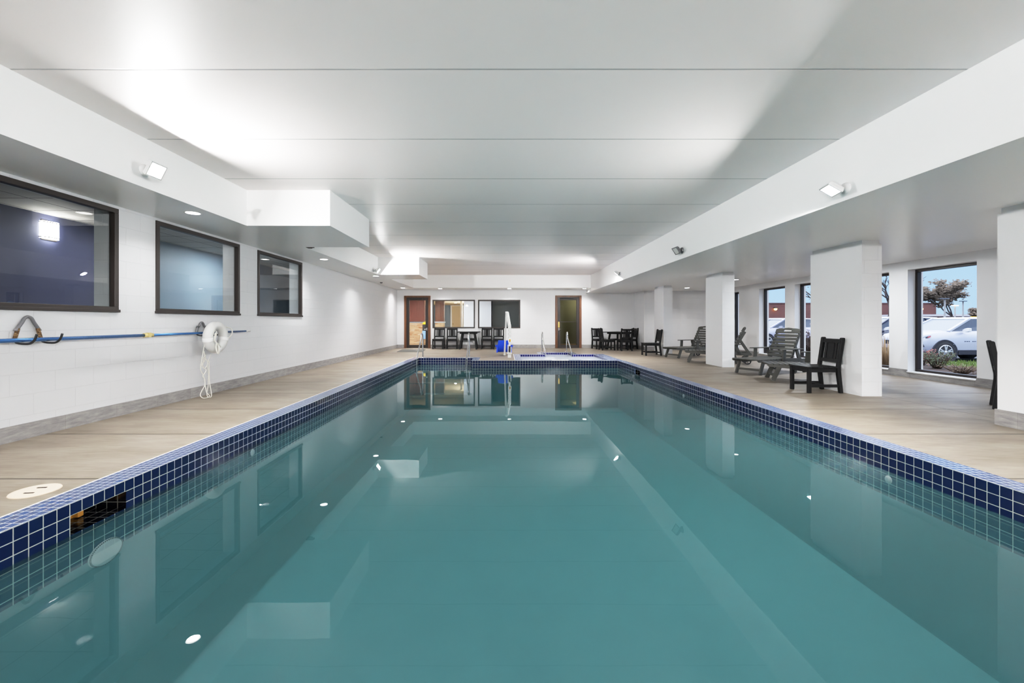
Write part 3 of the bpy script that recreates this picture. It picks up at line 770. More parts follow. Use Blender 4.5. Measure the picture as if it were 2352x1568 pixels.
for L in ([(-.03,-.2,-.1),(-.05,-.22,-.3),(-.06,-.24,-.45),(-.06,-.18,-.55),(-.05,-.16,-.68),(-.06,-.22,-.78),(-.04,-.27,-.83),(-.02,-.24,-.872),(.0,-.17,-.874),(.0,-.14,-.85),(-.02,-.17,-.8),(-.05,-.16,-.68)],
          [(-.04,-.05,-.25),(-.07,-.08,-.4),(-.07,-.06,-.55),(-.06,-.08,-.7),(-.05,-.12,-.82),(-.02,-.14,-.875),(.0,-.1,-.872),(-.03,-.06,-.8),(-.06,-.05,-.65),(-.06,-.06,-.35)],
          [(-.05,-.18,-.2),(-.06,-.14,-.32),(-.07,-.2,-.4),(-.06,-.12,-.48),(-.06,-.19,-.56),(-.07,-.13,-.62),(-.05,-.17,-.72)],
          [(-.05,-.14,-.25),(-.07,-.2,-.34),(-.06,-.16,-.45),(-.05,-.1,-.38),(-.06,-.16,-.3),(-.06,-.2,-.42)]):
    m.tube(curve_pts(L,8),.0058,6)
m.build('throw_rope', M['rope'], t)

# ------------------------------------------------------------------ flood lights and downlights
def area_light(name, loc, d, sx, sy, power, col=(1,.99,.98), spread=180):
    l = bpy.data.lights.new(name,'AREA'); l.shape='RECTANGLE'; l.size=sx; l.size_y=sy; l.energy=power; l.color=col; l.spread=R(spread)
    o = bpy.data.objects.new(name,l); COL.objects.link(o); o.location=loc
    o.rotation_euler = Vector(d).to_track_quat('-Z','Y').to_euler(); return o
def flood(wall, sgn, z, y, off, d, lit, label, power=150, case='floodwhite'):
    t = thing('floodlight', label, 'floodlight', (wall,y,z), group='floodlights on the two beams')
    dv = Vector(d).normalized(); c0 = Vector(off)
    Mx = Matrix.Translation(c0)@dv.to_track_quat('Z','Y').to_matrix().to_4x4()
    m = MB(); m.lathe([(0,.035),(.03,.035),(.05,.03),(.058,.012),(.058,0)],24,Matrix.Rotation(R(90*sgn),4,'Y')); m.build('mounting_box', M[case], t)
    m = MB(); bk = c0-dv*.05; m.tube(curve_pts([(sgn*.03,0,0),(sgn*.07,.0,.0),bk+Vector((-sgn*.02,0,0)),bk],6),.014,10); m.build('swivel_arm', M[case], t)
    m = MB(); mk=m.mark()
    m.loft([[(-.05,-.035,-.06),(.05,-.035,-.06),(.05,.035,-.06),(-.05,.035,-.06)],[(-.085,-.065,-.03),(.085,-.065,-.03),(.085,.065,-.03),(-.085,.065,-.03)],[(-.095,-.075,.0),(.095,-.075,.0),(.095,.075,.0),(-.095,.075,.0)]],smooth=False)
    for q in ((-.095,.095,-.075,-.062,0,.014),(-.095,.095,.062,.075,0,.014),(-.095,-.082,-.062,.062,0,.014),(.082,.095,-.062,.062,0,.014)): m.box(*q)
    m.apply(mk,Mx); m.build('housing', M[case if lit else 'floodcase'], t)
    m = MB(); mk=m.mark(); m.box(-.082,.082,-.062,.062,0,.006); m.apply(mk,Mx); m.build('lens', M['floodlit' if lit else 'floodoff'], t)
    if lit: area_light('flood_or_fill_lamp', Vector((wall,y,z))+c0+dv*.016, dv, .15, .12, power)
flood(-3.68, 1, CZ+1.545, 4.37, (.16,-.05,-.02), (.88,-.03,-.47), True, 'lit white floodlight on the left beam above the nearest windows', power=105)
flood(3.44, -1, CZ+1.345, 4.32, (-.17,-.02,-.02), (-.56,.12,-.82), True, 'lit white floodlight on the right beam, the one nearest the viewer')
flood(3.44, -1, CZ+1.385, 8.32, (-.13,-.03,-.01), (-.83,-.05,-.56), False, 'unlit grey floodlight on the right beam between two lit ones', case='floodcase')
flood(3.44, -1, CZ+1.44, 12.8, (-.13,-.05,0), (-.58,.2,-.79), True, 'lit floodlight on the right beam, farthest from the viewer', power=140)
flood(-3.68, 1, CZ+1.46, 12.0, (.14,-.03,-.03), (.80,.10,-.59), True, 'lit floodlight on the left beam beside the far boxed soffit', power=125)

def downlight(x,y,z,label,power=14,col=(1,.985,.965)):
    t = thing('recessed_downlight', label, 'downlight', (x,y,z))
    m = MB(); m.lathe([(.078,-.002),(.095,-.004),(.1,0)],28); m.build('trim_ring', M['trimwhite'], t)
    m = MB(); m.lathe([(0,-.004),(.07,-.003),(.079,-.002)],28); m.build('lens', M['downlit'], t)
    l = bpy.data.lights.new('downlight_or_fill_lamp','AREA'); l.shape='DISK'; l.size=.13; l.energy=power; l.color=col; l.spread=R(130)
    o = bpy.data.objects.new('downlight_or_fill_lamp',l); COL.objects.link(o); o.location=(x,y,z-.012)
downlight(-3.93,5.40,ZS,'recessed downlight in the left soffit above the second window, nearest of that row',8)
downlight(-3.97,9.40,ZS,'recessed downlight in the left soffit beyond the third window, before the far floodlight')
downlight(-3.86,12.82,ZS,'recessed downlight in the left soffit directly under the far left floodlight')
downlight(-4.12,17.3,ZS,'recessed downlight in the far left corner before the glass door')
ZB2=CZ+1.362
downlight(-2.66,17.6,ZB2,'recessed downlight in the far soffit above the pair of chairs left of the table')
downlight(.18,17.6,ZB2,'recessed downlight in the far soffit right above the pool lift')
downlight(3.26,17.6,ZB2,'recessed downlight in the far soffit tight against the right beam')
downlight(6.58,15.5,ZSR,'recessed downlight in the right soffit between the two far columns')
downlight(6.70,12.47,ZSR,'recessed downlight in the right soffit near the windows, right of the third column')
area_light('flood_or_fill_lamp', (-3.5,-2.9,CZ+1.5), (.5,.85,.10), .15,.12, 270); area_light('flood_or_fill_lamp', (3.25,-2.9,CZ+1.35), (-.5,.85,.12), .15,.12, 270)  # unseen fill lamps added behind the camera to lift the ceiling, no fixtures
for y in (9.35,3.3,.3):
    l = area_light('downlight_or_fill_lamp',(6.7,y,ZSR-.02),(0,0,-1),.13,.13,48,(.92,.96,1))  # bare lamps added out of view to brighten the window side
# small fittings
m = MB(); m.lathe([(0,-.03),(.02,-.03),(.045,-.012),(.05,0)],18,Matrix.Translation((-4.3,14.9,ZS)))
tag(m.build('smoke_detector', M['floodcase']), 'small grey fitting on the underside of the left soffit near the far corner', 'ceiling fitting')
m = MB(); m.box(-3.675,-3.60,7.9,8.02,ZS+.0,ZS+.035); m.box(-3.60,-3.55,7.93,7.99,ZS+.005,ZS+.03)
tag(m.build('cable_fitting', M['dark'], bevel=.004), 'small dark fitting tucked behind the near boxed soffit', 'fitting')

# ------------------------------------------------------------------ corridor behind the left windows
def mat_ceiltile():
    t = NT('corridor_ceiling_tile'); b = brick(t, t.uv(), .61, .61, .008, srgb(206,202,196), srgb(200,196,190), srgb(60,58,56), offset=0, smooth=0)
    n = t.noise(t.obj(), 160, 2); t.bsdf(b.outputs['Color'], .8, bump=n, bstr=.1); return t.m
M['ceiltile'] = mat_ceiltile()
M['navy'] = plain('navy_wall_paint', srgb(66,70,100), .6, nscale=4, var=.1)
M['teal_grey'] = plain('grey_blue_wall_paint', srgb(128,142,156), .55, nscale=4)
M['carpet'] = plain('corridor_carpet', srgb(70,64,62), .95, nscale=80, var=.3)
KX = -6.76
m = MB(); m.box(KX-.12,KX,.4,7.65,0,2.9,0); m.box(KX-.12,KX,7.65,14.4,0,2.9,1); struct(m.build('wall_corridor', [M['navy'],M['teal_grey']]))
m = MB(); m.box(KX,-4.87,.4,.5,0,2.9); m.box(KX,-4.87,14.3,14.4,0,2.9); struct(m.build('wall_corridor_end', M['teal_grey']))
m = MB(); m.box(KX-.12,-4.87,.4,14.4,2.70,2.78); struct(m.build('ceiling_corridor', M['ceiltile']))
m = MB(); m.box(KX-.12,-4.60,.4,14.4,-.1,0.0); struct(m.build('floor_corridor', M['carpet']))
M['sconceglass'] = emit('sconce_shade_lit', (1,.97,.92,1), 22)
t = thing('wall_sconce', 'lit white half cylinder wall sconce seen through the nearest left window', 'wall lamp', (KX,6.35,CZ+1.35))
m = MB(); pr=[(.09*math.cos(a),.125*math.sin(a)) for a in [R(-90+15*k) for k in range(13)]]
m.prism([(x,y) for x,y in pr],'z',-.125,.125); m.build('shade', M['sconceglass'], t)
for z in (-.115,.105):
    m = MB(); m.prism([(x*1.05,y*1.04) for x,y in pr],'z',z,z+.012); m.build('band', M['bronze'], t)
m = MB(); m.box(.001,.012,-.11,.11,-.145,.145); m.build('back_plate', M['bronze'], t)
def point(name, loc, power, col=(1,.96,.9), r=.08):
    l = bpy.data.lights.new(name,'POINT'); l.energy=power; l.color=col; l.shadow_soft_size=r
    o = bpy.data.objects.new(name,l); COL.objects.link(o); o.location=loc; return o
area_light('corridor_fill', (-5.8,9.67,2.68), (0,0,-1), .4, .4, 52, (.92,.98,1)); area_light('corridor_fill', (-5.8,6.75,2.68), (0,0,-1), .4, .4, 18)  # added corridor fill, kept out of sight between the windows, no fittings

# ------------------------------------------------------------------ lobby behind the far wall
def mat_stone():
    t = NT('stacked_ledge_stone'); uv=t.uv(); d = t.noise(t.map(uv,(1.2,1.2,1)), 3, 2)
    b = brick(t, t.map(uv,(1,1,1)), .34, .07, .004, srgb(222,196,162), srgb(186,140,104), srgb(90,66,50), offset=.37, smooth=.3)
    v = t.n('ShaderNodeTexVoronoi'); v.inputs['Scale'].default_value = 1; t.l(t.map(uv,(4,16,1)), v.inputs['Vector'])
    hsv = t.n('ShaderNodeSeparateColor'); t.l(v.outputs['Color'], hsv.inputs[0])
    c = t.mix(.6, b.outputs['Color'], t.ramp(hsv.outputs[0], [(.0,srgb(176,120,86)),(.4,srgb(226,202,172)),(.7,srgb(206,180,150)),(1,srgb(234,222,206))]))
    t.bsdf(c, .8, bump=madd(t, inv(t,b.outputs['Fac']), hsv.outputs[0], 1, 1), bstr=.8, bdist=.02); return t.m
M['stone'] = mat_stone()
M['beige'] = plain('beige_door_paint', srgb(206,186,152), .5, nscale=4)
M['lobbyceil'] = plain('lobby_ceiling', srgb(226,212,186), .6, nscale=4)
M['lobbyfloor'] = plain('lobby_floor', srgb(176,150,120), .5, nscale=6, var=.2)
M['paleblue'] = plain('pale_blue_grey_wall', srgb(196,204,218), .5, nscale=3, var=.03)
M['slate'] = plain('dark_slate_wall', srgb(84,98,104), .5, nscale=3)
M['olive'] = plain('olive_hall_wall', srgb(128,130,112), .5, nscale=3)
L2C = 2.30
m = MB(); m.box(-7.5,-7.4,18.46,30.2,0,2.6); m.box(1.7,1.8,18.46,30.2,0,2.6); m.box(-7.5,1.8,30.1,30.2,0,2.6); struct(m.build('wall_lobby', M['teal_grey']))
m = MB(); m.box(-7.5,4.2,18.46,30.2,2.45,2.55); struct(m.build('ceiling_lobby', M['lobbyceil']))
m = MB(); m.box(-7.5,4.2,18.27,30.2,-.1,0); struct(m.build('floor_lobby', M['lobbyfloor']))
m = MB(); m.box(-7.4,1.7,22.4,30.1,2.28,2.45); struct(m.build('soffit_lobby', M['lobbyceil']))
m = MB(); m.box(-1.97,-.62,20.5,20.6,0,2.45); struct(m.build('wall_partition', M['paleblue']))
m = MB(); m.box(-.62,1.7,21.4,21.5,0,2.45); m.box(-.66,-.62,20.5,21.4,0,2.45); struct(m.build('wall_recess', M['slate']))
# counter with stone front and wood panel above
def counter(x0,x1,y,label,panel):
    t = thing('stone_counter', label, 'counter', ((x0+x1)/2,y,0), group='stone clad counters in the lobby'); h=(x1-x0)/2
    m = MB(); m.box(-h,h,0,.4,0,1.07); m.build('stone_front', M['stone'], t)
    m = MB(); m.box(-h-.03,h+.03,-.04,.44,1.07,1.13); m.build('ledge', M['paleblue'], t, bevel=.004)
    m = MB(); m.box(-h,h-.0,.05,.4,1.13,2.26); 
    m.box(-h,h,.03,.05,1.13,1.19); m.box(-h,h,.03,.05,2.18,2.26)
    for k in range(3): m.box(-h+(2*h-.06)*k/2,-h+(2*h-.06)*k/2+.06,.03,.05,1.19,2.18)
    m.build('wood_panel', panel, t, bevel=.003)
counter(-5.6,-4.16,22.0,'lobby counter with stacked stone front and red brown panel behind the left glass door',M['mahog'])
counter(-3.62,-3.17,22.2,'narrow stone pier with a tall wooden cabinet seen through the far left window',M['cabwood'])
t = thing('janitor_cart', 'cart with a yellow top and blue lower bag glimpsed through the left glass door', 'cart', (-3.93,21.0,0))
m = MB(); m.box(-.11,.11,-.1,.1,.28,.68); m.build('blue_bag', plain('blue_bag_cloth', srgb(110,150,196), .7), t, bevel=.02)
m = MB(); m.loft([[(-.07,-.08,.98),(.1,-.08,.98),(.1,.08,.98),(-.07,.08,.98)],[(-.1,-.1,1.05),(.12,-.1,1.05),(.12,.1,1.05),(-.1,.1,1.05)],[(-.0,-.05,1.14),(.1,-.05,1.16),(.1,.05,1.16),(0,.05,1.14)]]); m.build('yellow_top', plain('yellow_plastic', srgb(226,206,44), .5), t)
m = MB(); m.box(-.1,.1,-.08,.08,.68,.98); m.box(-.1,-.07,-.08,-.05,0,.28); m.box(.07,.1,-.08,-.05,0,.28); m.box(-.1,-.07,.05,.08,0,.28); m.box(.07,.1,.05,.08,0,.28); m.build('frame', M['darkmetal'], t, bevel=.005)
d3 = shell('door_3')
m = MB(); m.box(-3.72,-2.98,30.04,30.1,0,2.23); m.build('leaf', M['beige'], d3)
m = MB(); m.lathe([(0,.07),(.03,.06),(.035,.04),(.012,.02),(.03,0)],16,Matrix.Translation((-3.63,30.04,.98))@Matrix.Rotation(R(90),4,'X')); m.build('knob', M['brass'], d3)
m = MB(); m.box(-2.98,-2.86,30.0,30.1,0,2.27); m.box(-3.82,-3.72,30.0,30.1,0,2.27); m.box(-3.72,-2.98,30.0,30.1,2.23,2.27); m.build('casing', M['trimwhite'], d3)
m = MB(); m.box(-2.42,-2.40,24,24.1,0,2.28); m.box(-2.5,-2.42,23.98,24.08,0,2.28); struct(m.build('trim_8', M['trimwhite']))
l = area_light('lobby_fill', (-3.8,19.15,2.43), (0,0,-1), 1.6, .8, 150, (1,.95,.87)); area_light('lobby_fill', (-1.3,24.6,1.7), (-1,.35,.1), .6, .6, 190, (1,.95,.86)); area_light('lobby_fill', (-1.4,19.1,2.43), (0,0,-1), .5, .5, 34, (.94,.97,1))  # unseen fill added to brighten the lobby, the second behind the partition
downlight(-3.86,26.4,2.28,'left one of two small downlights before the beige door, through a far window',3)
downlight(-3.05,26.4,2.28,'right one of two small downlights before the beige door, through a far window',3)
# hall behind the right glass door
m = MB(); m.box(1.8,1.9,18.46,22,0,2.6); m.box(3.9,4.2,18.46,22,0,2.6); m.box(1.8,4.2,22,22.2,0,2.6); struct(m.build('wall_hall', M['olive']))
point('hall_lamp', (3.78,21.0,2.25), 16, (1,.93,.62))

# ------------------------------------------------------------------ outside
GZ = -.33
M['asphalt'] = plain('asphalt', srgb(96,96,104), .8, nscale=60, var=.25)
M['mulch'] = plain('mulch', srgb(74,56,48), .95, nscale=50, var=.6, bstr=.6)
M['soilgrass'] = plain('lawn_soil', srgb(96,108,62), .95, nscale=30, var=.4)
m = MB(); m.face([(8.45,-20,GZ),(160,-20,GZ),(160,180,GZ),(8.45,180,GZ)]); struct(m.build('parking_lot', M['asphalt'], recalc=False))
m = MB(); m.box(8.45,13.3,-5,34,GZ,-.19); struct(m.build('planting_bed', M['mulch']))
m = MB(); m.box(13.3,24,5,14.1,GZ,-.2); struct(m.build('lawn', M['soilgrass']))
M['grassblade'] = plain('grass_blade', srgb(106,124,58), .8, nscale=8, var=.4)
m = MB(); rnd = random.Random(11)
for k in range(3200):
    x = rnd.uniform(13.3,17.5); y = rnd.uniform(10.5,14.05); h = rnd.uniform(.05,.12); a = rnd.uniform(0,6.28)
    dx,dy=.012*math.cos(a),.012*math.sin(a); lx,ly=rnd.uniform(-.04,.04),rnd.uniform(-.04,.04)
    m.face([(x-dx,y-dy,-.2),(x+dx,y+dy,-.2),(x+lx,y+ly,-.2+h)])
tag(m.build('grass', M['grassblade'], recalc=False), 'short green lawn grass outside the large window', 'grass', kind='stuff')

def shrub(name, label, loc, h, rad, leafm, twigm, nt, nl, leaf=.03, spread=1.0, seed=1, group=None):
    rnd = random.Random(seed); t = thing(name, label, 'shrub', loc, 0, group)
    m = MB(); tips=[]
    for k in range(nt):
        a = rnd.uniform(0,6.283); r = rad*math.sqrt(rnd.random())*spread; hh = h*rnd.uniform(.55,1)
        p0 = Vector((.15*r*math.cos(a),.15*r*math.sin(a),-.02)); p2 = Vector((r*math.cos(a),r*math.sin(a),hh)); p1 = (p0+p2)/2+Vector((0,0,.1*h))
        pts=[p0,p1,p2]; m.tube(pts,[.008,.006,.003],5); tips.append(pts)
    m.build('twigs', twigm, t)
    if nl:
        m = MB()
        for k in range(nl):
            p = rnd.choice(tips); f = rnd.uniform(.3,1); q = (p[0]*(1-f)+p[1]*f) if rnd.random()<.3 else (p[1]*(1-f)+p[2]*f)
            q = q+Vector((rnd.gauss(0,.05),rnd.gauss(0,.05),rnd.gauss(0,.03))); u = Vector((rnd.gauss(0,1),rnd.gauss(0,1),rnd.gauss(0,1))).normalized(); v = u.orthogonal().normalized()
            s_=leaf*rnd.uniform(.6,1.3); m.face([q-u*s_,q+v*s_*.5,q+u*s_,q-v*s_*.5])
        m.build('foliage', leafm, t, recalc=False)
    return t
leafdry = plain('dry_leaf', srgb(110,92,70), .8, nscale=12, var=.5); leafgrn = plain('dull_green_leaf', srgb(78,86,56), .7, nscale=12, var=.5)
leafpale = plain('pale_leaf', srgb(220,214,226), .7); twig = plain('brown_twig', srgb(84,62,48), .9); tan = plain('tan_grass_blade', srgb(172,146,112), .8); leafbr = plain('dark_brown_leaf', srgb(70,50,44), .8, nscale=12, var=.5)
leafred = plain('reddish_leaf', srgb(142,92,80), .8, nscale=12, var=.4)
shrub('low_shrub','low grey green shrub outside the large window, below the white car bumper',(12.1,12.0,-.19),.5,.42,leafgrn,twig,60,520,.035,seed=2)
shrub('low_shrub','low reddish brown shrub outside the large window, at the left frame beside the white car',(12.55,12.95,-.19),.5,.40,leafred,twig,45,330,.035,seed=3)
shrub('low_shrub','dry low shrub outside the large window near its sill, in the mulch',(11.5,10.8,-.19),.24,.45,leafdry,twig,50,350,.03,seed=4)
shrub('ornamental_grass','tan dry ornamental grass clump outside the window slit beside the second column',(9.95,11.2,-.19),1.05,.55,tan,tan,150,0,seed=5)
shrub('flowering_shrub','dark brown shrub with pale blossoms outside the window left of the second column',(9.55,13.6,-.19),.98,.5,leafbr,twig,140,900,.05,seed=6)
m=MB(); rnd=random.Random(8)
for k in range(120):
    q=Vector((9.55+rnd.gauss(0,.3),13.6+rnd.gauss(0,.3),.80+rnd.gauss(0,.08))); m.sphere(q,.022,5,3)
bl=m.build('blossoms', leafpale); bl.parent=[o for o in COL.objects if o.name.startswith('flowering_shrub')][0]; bl.matrix_parent_inverse=Matrix.Translation((-9.55,-13.6,.19))

def tree(label, loc, H, crown, leafm, barkm, nl, leaf, seed, levels=4, bare=False, trunk=.14):
    rnd = random.Random(seed); t = thing('tree', label, 'tree', loc); m = MB(); ends=[]
    def grow(p, d, L, r, lv):
        q = p+d*L; mid=(p+q)/2+Vector((rnd.gauss(0,1),rnd.gauss(0,1),0))*L*.05
        m.tube([p,mid,q],[r,r*.85,r*.68],6)
        if lv == 0: ends.append((p,q)); return
        if lv<=2: ends.append((p,q))
        for k in range(3 if lv>1 else 2):
            nd = (d+Vector((rnd.gauss(0,1),rnd.gauss(0,1),rnd.gauss(.35,.5)))*crown).normalized()
            grow(q, nd, L*rnd.uniform(.62,.85), r*.62, lv-1)
    grow(Vector((0,0,0)), Vector((rnd.gauss(0,.05),rnd.gauss(0,.05),1)).normalized(), H*.3, trunk, levels)
    m.build('branches', barkm, t)
    if not bare:
        m = MB()
        for k in range(nl):
            p,q = rnd.choice(ends); f=rnd.random(); c_=p*(1-f)+q*f+Vector((rnd.gauss(0,1),rnd.gauss(0,1),rnd.gauss(0,.6)))*H*.035
            u=Vector((rnd.gauss(0,1),rnd.gauss(0,1),rnd.gauss(0,.5))).normalized(); v=u.orthogonal().normalized(); s_=leaf*rnd.uniform(.5,1.4)
            m.face([c_-u*s_,c_+v*s_*.6,c_+u*s_,c_-v*s_*.6])
        m.build('foliage', leafm, t, recalc=False)
    return t
bark = plain('grey_bark', srgb(92,80,76), .9, nscale=20, var=.4); leaftree = plain('autumn_leaf', srgb(120,104,88), .8, nscale=3, var=.4)
tree('large leafy tree beyond the white car, right of the brick building',(52.2,50,GZ),7.0,.5,leaftree,bark,3600,.17,21)
tree('smaller tree at the right edge of the large window, far off',(63.5,58,GZ),3.7,.7,leaftree,bark,1800,.16,22)
tree('bare branched tree seen in the window slit beside the second column',(30.6,34.5,GZ),6.6,.4,leaftree,bark,0,.1,23,levels=4,bare=True)
tree('tree with sparse small leaves seen left of the second column',(23.6,32,GZ),5.6,.55,leaftree,bark,500,.09,24)

# brick buildings
def mat_brickwall():
    t = NT('red_brown_brick'); b = brick(t, t.uv(), .6, .2, .01, srgb(112,72,66), srgb(98,62,60), srgb(120,92,88)); n=t.noise(t.obj(),.3,3)
    c=t.mix(.3,b.outputs['Color'],t.ramp(n,[(.3,srgb(104,70,66)),(.7,srgb(126,90,78))])); t.bsdf(c,.9); return t.m
M['brickwall'] = mat_brickwall()
t = thing('brick_building','long flat roofed red brown brick building beyond the parked cars','building',(58,75,GZ))
m = MB(); m.box(-20,17.4,0,14,0,4.75); m.build('wall', M['brickwall'], t)
m = MB(); m.box(-20.1,17.5,-.1,14.1,4.62,4.78); m.build('parapet', plain('brown_coping', srgb(96,62,58), .7), t)
lampmat = emit('orange_wall_lamp', (1,.62,.2,1), 9)
for x in (-10.9,14.5):
    m = MB(); m.lathe([(0,.18),(.12,.12),(.32,-.12),(0,-.12)],14,Matrix.Translation((x,-.3,3.9))); m.box(x-.08,x+.08,-.3,0,3.85,4.0); lm=m.build('wall_lamp', M['dark'], t)
    m = MB(); m.sphere((x,-.34,3.7),.24,10,6); m.build('bulb', lampmat, lm)
t = thing('annex_building','low brick annex with a pale roof edge in front of the brick building','building',(66,66,GZ))
m = MB(); m.box(-4.5,5.5,0,6,0,2.3); m.build('wall', M['brickwall'], t)
m = MB(); m.box(-4.7,5.7,-.2,6.2,2.3,2.6); m.build('roof_edge', plain('pale_roof_edge', srgb(190,186,192), .6), t)
t = thing('grey_building','low grey building far behind the tree','building',(92,88,GZ))
m = MB(); m.box(-9,9,0,8,0,2.5); m.build('wall', plain('grey_siding', srgb(150,140,142), .8), t)
m = MB(); m.box(-9.2,9.2,-.2,8.2,2.5,2.75); m.build('roof_edge', M['floodcase'], t)
# street lamps
lit = emit('street_lamp_lit', (1,.75,.45,1), 7)
def lamp(label, px, y, ytop, on):
    x=(px-1160)*y/F; H=CZ+(739-ytop)*y/F-GZ
    t = thing('street_lamp',label,'street lamp',(x,y,GZ),0,'street lamps on the car park')
    m = MB(); m.lathe([(0,.0),(.25,0),(.25,.5),(.1,.55),(.07,H),(0,H)],10); m.build('pole', M['floodcase'], t)
    m = MB(); m.box(-.42,.42,-.1,.1,H-.03,H+.08); m.build('lamp_head', lit if on else M['floodcase'], t)
lamp('unlit grey street lamp in front of the large tree crown',2170,46,686,False)
lamp('short lit street lamp right of the tree trunk',2193.5,62,702,True)
lamp('unlit grey street lamp in the sky gap right of the large tree',2212,54,692,False)
t = thing('yellow_sign','small yellow sign at the right edge of the large window','sign',((2239-1160)*52/F,52,GZ))
m = MB(); m.box(-.5,.5,-.05,.05,1.35,2.1); m.build('panel', emit('sign_yellow',(1,.68,.05,1),1.1), t)
m = MB(); m.box(-.05,.05,-.04,.04,0,1.35); m.build('post', M['floodcase'], t)

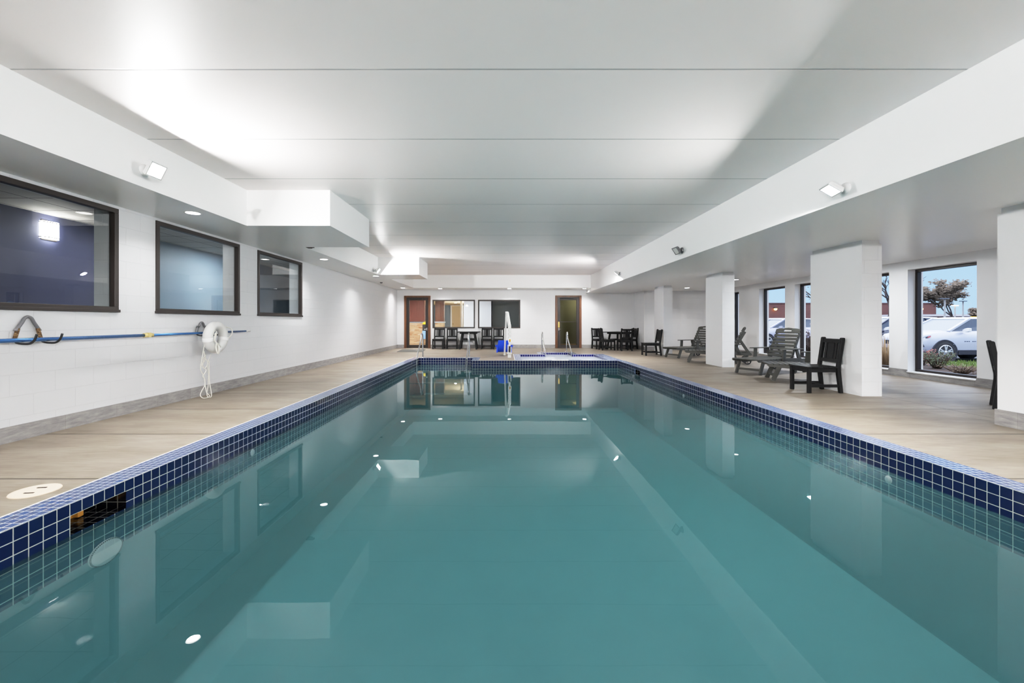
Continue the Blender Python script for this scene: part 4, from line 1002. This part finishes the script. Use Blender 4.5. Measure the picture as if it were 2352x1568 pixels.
# ------------------------------------------------------------------ cars
def carpaint(name, col): 
    t = NT(name); n=t.noise(t.obj(),30,3); p=t.bsdf(t.mix(n,col,tuple(x*.96 for x in col[:3])+(1,)), .3, metal=.15); p.inputs['Coat Weight'].default_value=.6; return t.m
carglass = plain('car_window_glass', srgb(58,68,84), .12); frost = plain('frosted_windscreen', srgb(136,142,154), .45, nscale=6, var=.12)
rubber = plain('tyre_rubber', srgb(36,36,40), .85); clad = plain('black_cladding', srgb(42,44,54), .7); alloy = plain('alloy_rim', srgb(206,208,214), .3, metal=.5); rimdark = plain('dark_rim_recess', srgb(50,50,56), .6)
headl = plain('headlamp_lens', srgb(120,128,144), .1); redl = plain('red_reflector', srgb(150,52,58), .3); snow = plain('frost_white', srgb(206,208,216), .6)
def make_car(label, loc, paint, screen, Ht=1.62, L=4.65, roof=None):
    t = thing('car', label, 'car', loc); hw=.92
    st=[(0,.42,.78,.62),(.05,.36,.86,.74),(.25,.30,.98,.86),(.6,.28,1.05,.905),(1.25,.26,1.11,.92),(2.4,.25,1.13,.92),(3.6,.26,1.15,.92),(4.35,.30,1.14,.89),(4.6,.40,1.05,.82),(4.65,.48,.98,.76)]
    rings=[]
    for x,zb,zt,wd in st:
        half=[(wd*.80,zb),(wd*.96,zb+.10),(wd,zb+(zt-zb)*.45),(wd*.985,zt-.12),(wd*.90,zt-.01),(wd*.45,zt+.03)]
        ring=[(x,-y,z) for y,z in half]+[(x,y,z) for y,z in half[::-1]]
        rings.append(ring)
    m = MB(); m.loft(rings); m.build('body', paint, t, sharp=40)
    # cabin
    def ring(x0,x1,w0,w1,z): return [(x0,-w0,z),(x1,-w1,z),(x1,w1,z),(x0,w0,z)]
    A=ring(1.15,4.5,.80,.78,1.10); B=ring(2.05,4.15,.66,.62,Ht-.07)
    m = MB(); a=[Vector(p) for p in A]; b=[Vector(p) for p in B]
    m.face([a[0],a[3],b[3],b[0]]); ws=m.build('windscreen', screen, t)
    for (i,j) in ((0,1),(3,2)):
        m = MB(); m.face([a[i],a[j],b[j],b[i]]); m.build('side_window', carglass, t)
    m = MB(); m.face([a[1],a[2],b[2],b[1]]); m.build('rear_window', carglass, t)
    m = MB()
    for i in range(4): m.bar(a[i],b[i],.09,.07)
    for (i,j) in ((0,1),(3,2)):
        for f in (.36,.72): m.bar(a[i].lerp(a[j],f+.1),b[i].lerp(b[j],f-.12 if f<.5 else f),.07,.04)
    m.build('pillar', paint, t, bevel=.01)
    m = MB(); m.loft([[(2.0,-.66,Ht-.08),(3.0,-.68,Ht-.05),(4.2,-.63,Ht-.08),(4.2,.63,Ht-.08),(3.0,.68,Ht-.05),(2.0,.66,Ht-.08)],[(2.08,-.6,Ht-.03),(3.0,-.62,Ht-.01),(4.15,-.58,Ht-.04),(4.15,.58,Ht-.04),(3.0,.62,Ht-.01),(2.08,.6,Ht-.03)],[(2.25,-.4,Ht-.01),(3.0,-.4,Ht),(4.0,-.4,Ht-.02),(4.0,.4,Ht-.02),(3.0,.4,Ht),(2.25,.4,Ht-.01)]]); m.build('roof', roof or paint, t, sharp=50)
    for s in (-1,1):
        for x in (.93,3.66):
            Mw=Matrix.Translation((x,s*.915,.365))@Matrix.Rotation(R(90 if s<0 else -90),4,'X')
            m = MB(); m.lathe([(0,.004),(.425,.004),(.44,.012),(.455,-.02)],36,Mw); m.build('wheel_arch', clad, t)
            m = MB(); m.lathe([(.25,-.17),(.33,-.19),(.362,-.16),(.365,-.05),(.355,.005),(.30,.03),(.25,.02)],40,Mw); wl_=m.build('wheel', rubber, t)
            m = MB(); m.lathe([(0,.008),(.25,.008)],30,Mw,1); m.lathe([(.235,.03),(.262,.026),(.262,.0)],36,Mw); mk=m.mark()
            for k in range(5):
                a0=2*math.pi*k/5+.3
                for dlt in (-.17,.17): m.bar((.03*math.cos(a0),.03*math.sin(a0),.024),(.245*math.cos(a0+dlt),.245*math.sin(a0+dlt),.024),.034,.022,up=(0,0,1))
            m.apply(mk,Mw); m.lathe([(0,.042),(.05,.04),(.06,.02)],16,Mw); m.build('rim', [alloy,rimdark], wl_)
        m = MB(); m.loft([[(1.56,s*.90,1.10),(1.66,s*.90,1.08),(1.66,s*.90,1.16),(1.56,s*.90,1.16)],[(1.52,s*1.0,1.09),(1.66,s*1.0,1.08),(1.66,s*1.0,1.23),(1.54,s*1.0,1.21)],[(1.54,s*1.12,1.11),(1.65,s*1.12,1.10),(1.65,s*1.12,1.22),(1.56,s*1.12,1.20)]]); m.build('mirror', roof or paint, t, sharp=50)
        m = MB(); m.box(1.40,3.22,s*.915-.012,s*.915+.012,.28,.44); m.build('sill_cladding', clad, t, bevel=.01)
        m = MB(); m.loft([[(.05,s*.55,.80),(.04,s*.70,.78),(.12,s*.80,.80),(.12,s*.80,.86),(.06,s*.70,.88),(.05,s*.55,.86)],[(.10,s*.55,.82),(.36,s*.86,.86),(.42,s*.905,.90),(.46,s*.885,.96),(.40,s*.84,.965),(.16,s*.55,.90)]]); hl=m.build('headlight', headl, t)
        m = MB(); m.loft([[(.30,s*.893,.87),(.40,s*.912,.90),(.43,s*.90,.95),(.36,s*.885,.93)],[(.30,s*.903,.87),(.40,s*.922,.90),(.43,s*.91,.95),(.36,s*.895,.93)]]); m.build('reflector', redl, hl)
        m = MB(); m.loft([[(.02,s*.60,.50),(.06,s*.80,.50),(.14,s*.875,.56),(.12,s*.86,.64),(.03,s*.66,.60)],[(.10,s*.60,.50),(.14,s*.82,.50),(.22,s*.885,.56),(.20,s*.87,.64),(.10,s*.66,.60)]]); m.build('fog_lamp', clad, t)
        m = MB(); m.lathe([(0,.02),(.05,.015),(.06,0)],14,Matrix.Translation((.085,s*.78,.565))@Matrix.Rotation(R(-90),4,'Y')); m.build('fog_lens', headl, t)
        m = MB()
        for k in range(7):
            if k!=3: m.box(1.62+k*.07,1.66+k*.07,s*.918-.004,s*.918+.004,.735,.76)
        m.build('badge', clad, t)
    m = MB(); m.box(-.02,.10,-.62,.62,.32,.46); m.build('bumper_cladding', clad, t, bevel=.02)
    m = MB(); m.box(-.008,.06,-.52,.52,.60,.76); m.build('grille', clad, t, bevel=.02)
    return t
make_car('white sport utility car with a frosted windscreen parked outside the large window', (14.78,16.22,GZ), carpaint('white_car_paint', srgb(176,178,196)), frost, 1.63, roof=snow)
make_car('dark blue sport utility car parked beyond the white car', (14.6,19.2,GZ), carpaint('navy_car_paint', srgb(36,42,66)), frost, 1.68, roof=snow)
make_car('silver sport utility car seen through the window just behind the open grey lounger', (13.75,24.9,GZ), carpaint('silver_car_paint', srgb(168,168,190)), carglass, 1.66)
make_car('pale car farthest off, its rear end showing just left of the second column', (16.6,31.0,GZ), carpaint('pale_car_paint', srgb(214,214,230)), frost, 1.72, roof=snow)
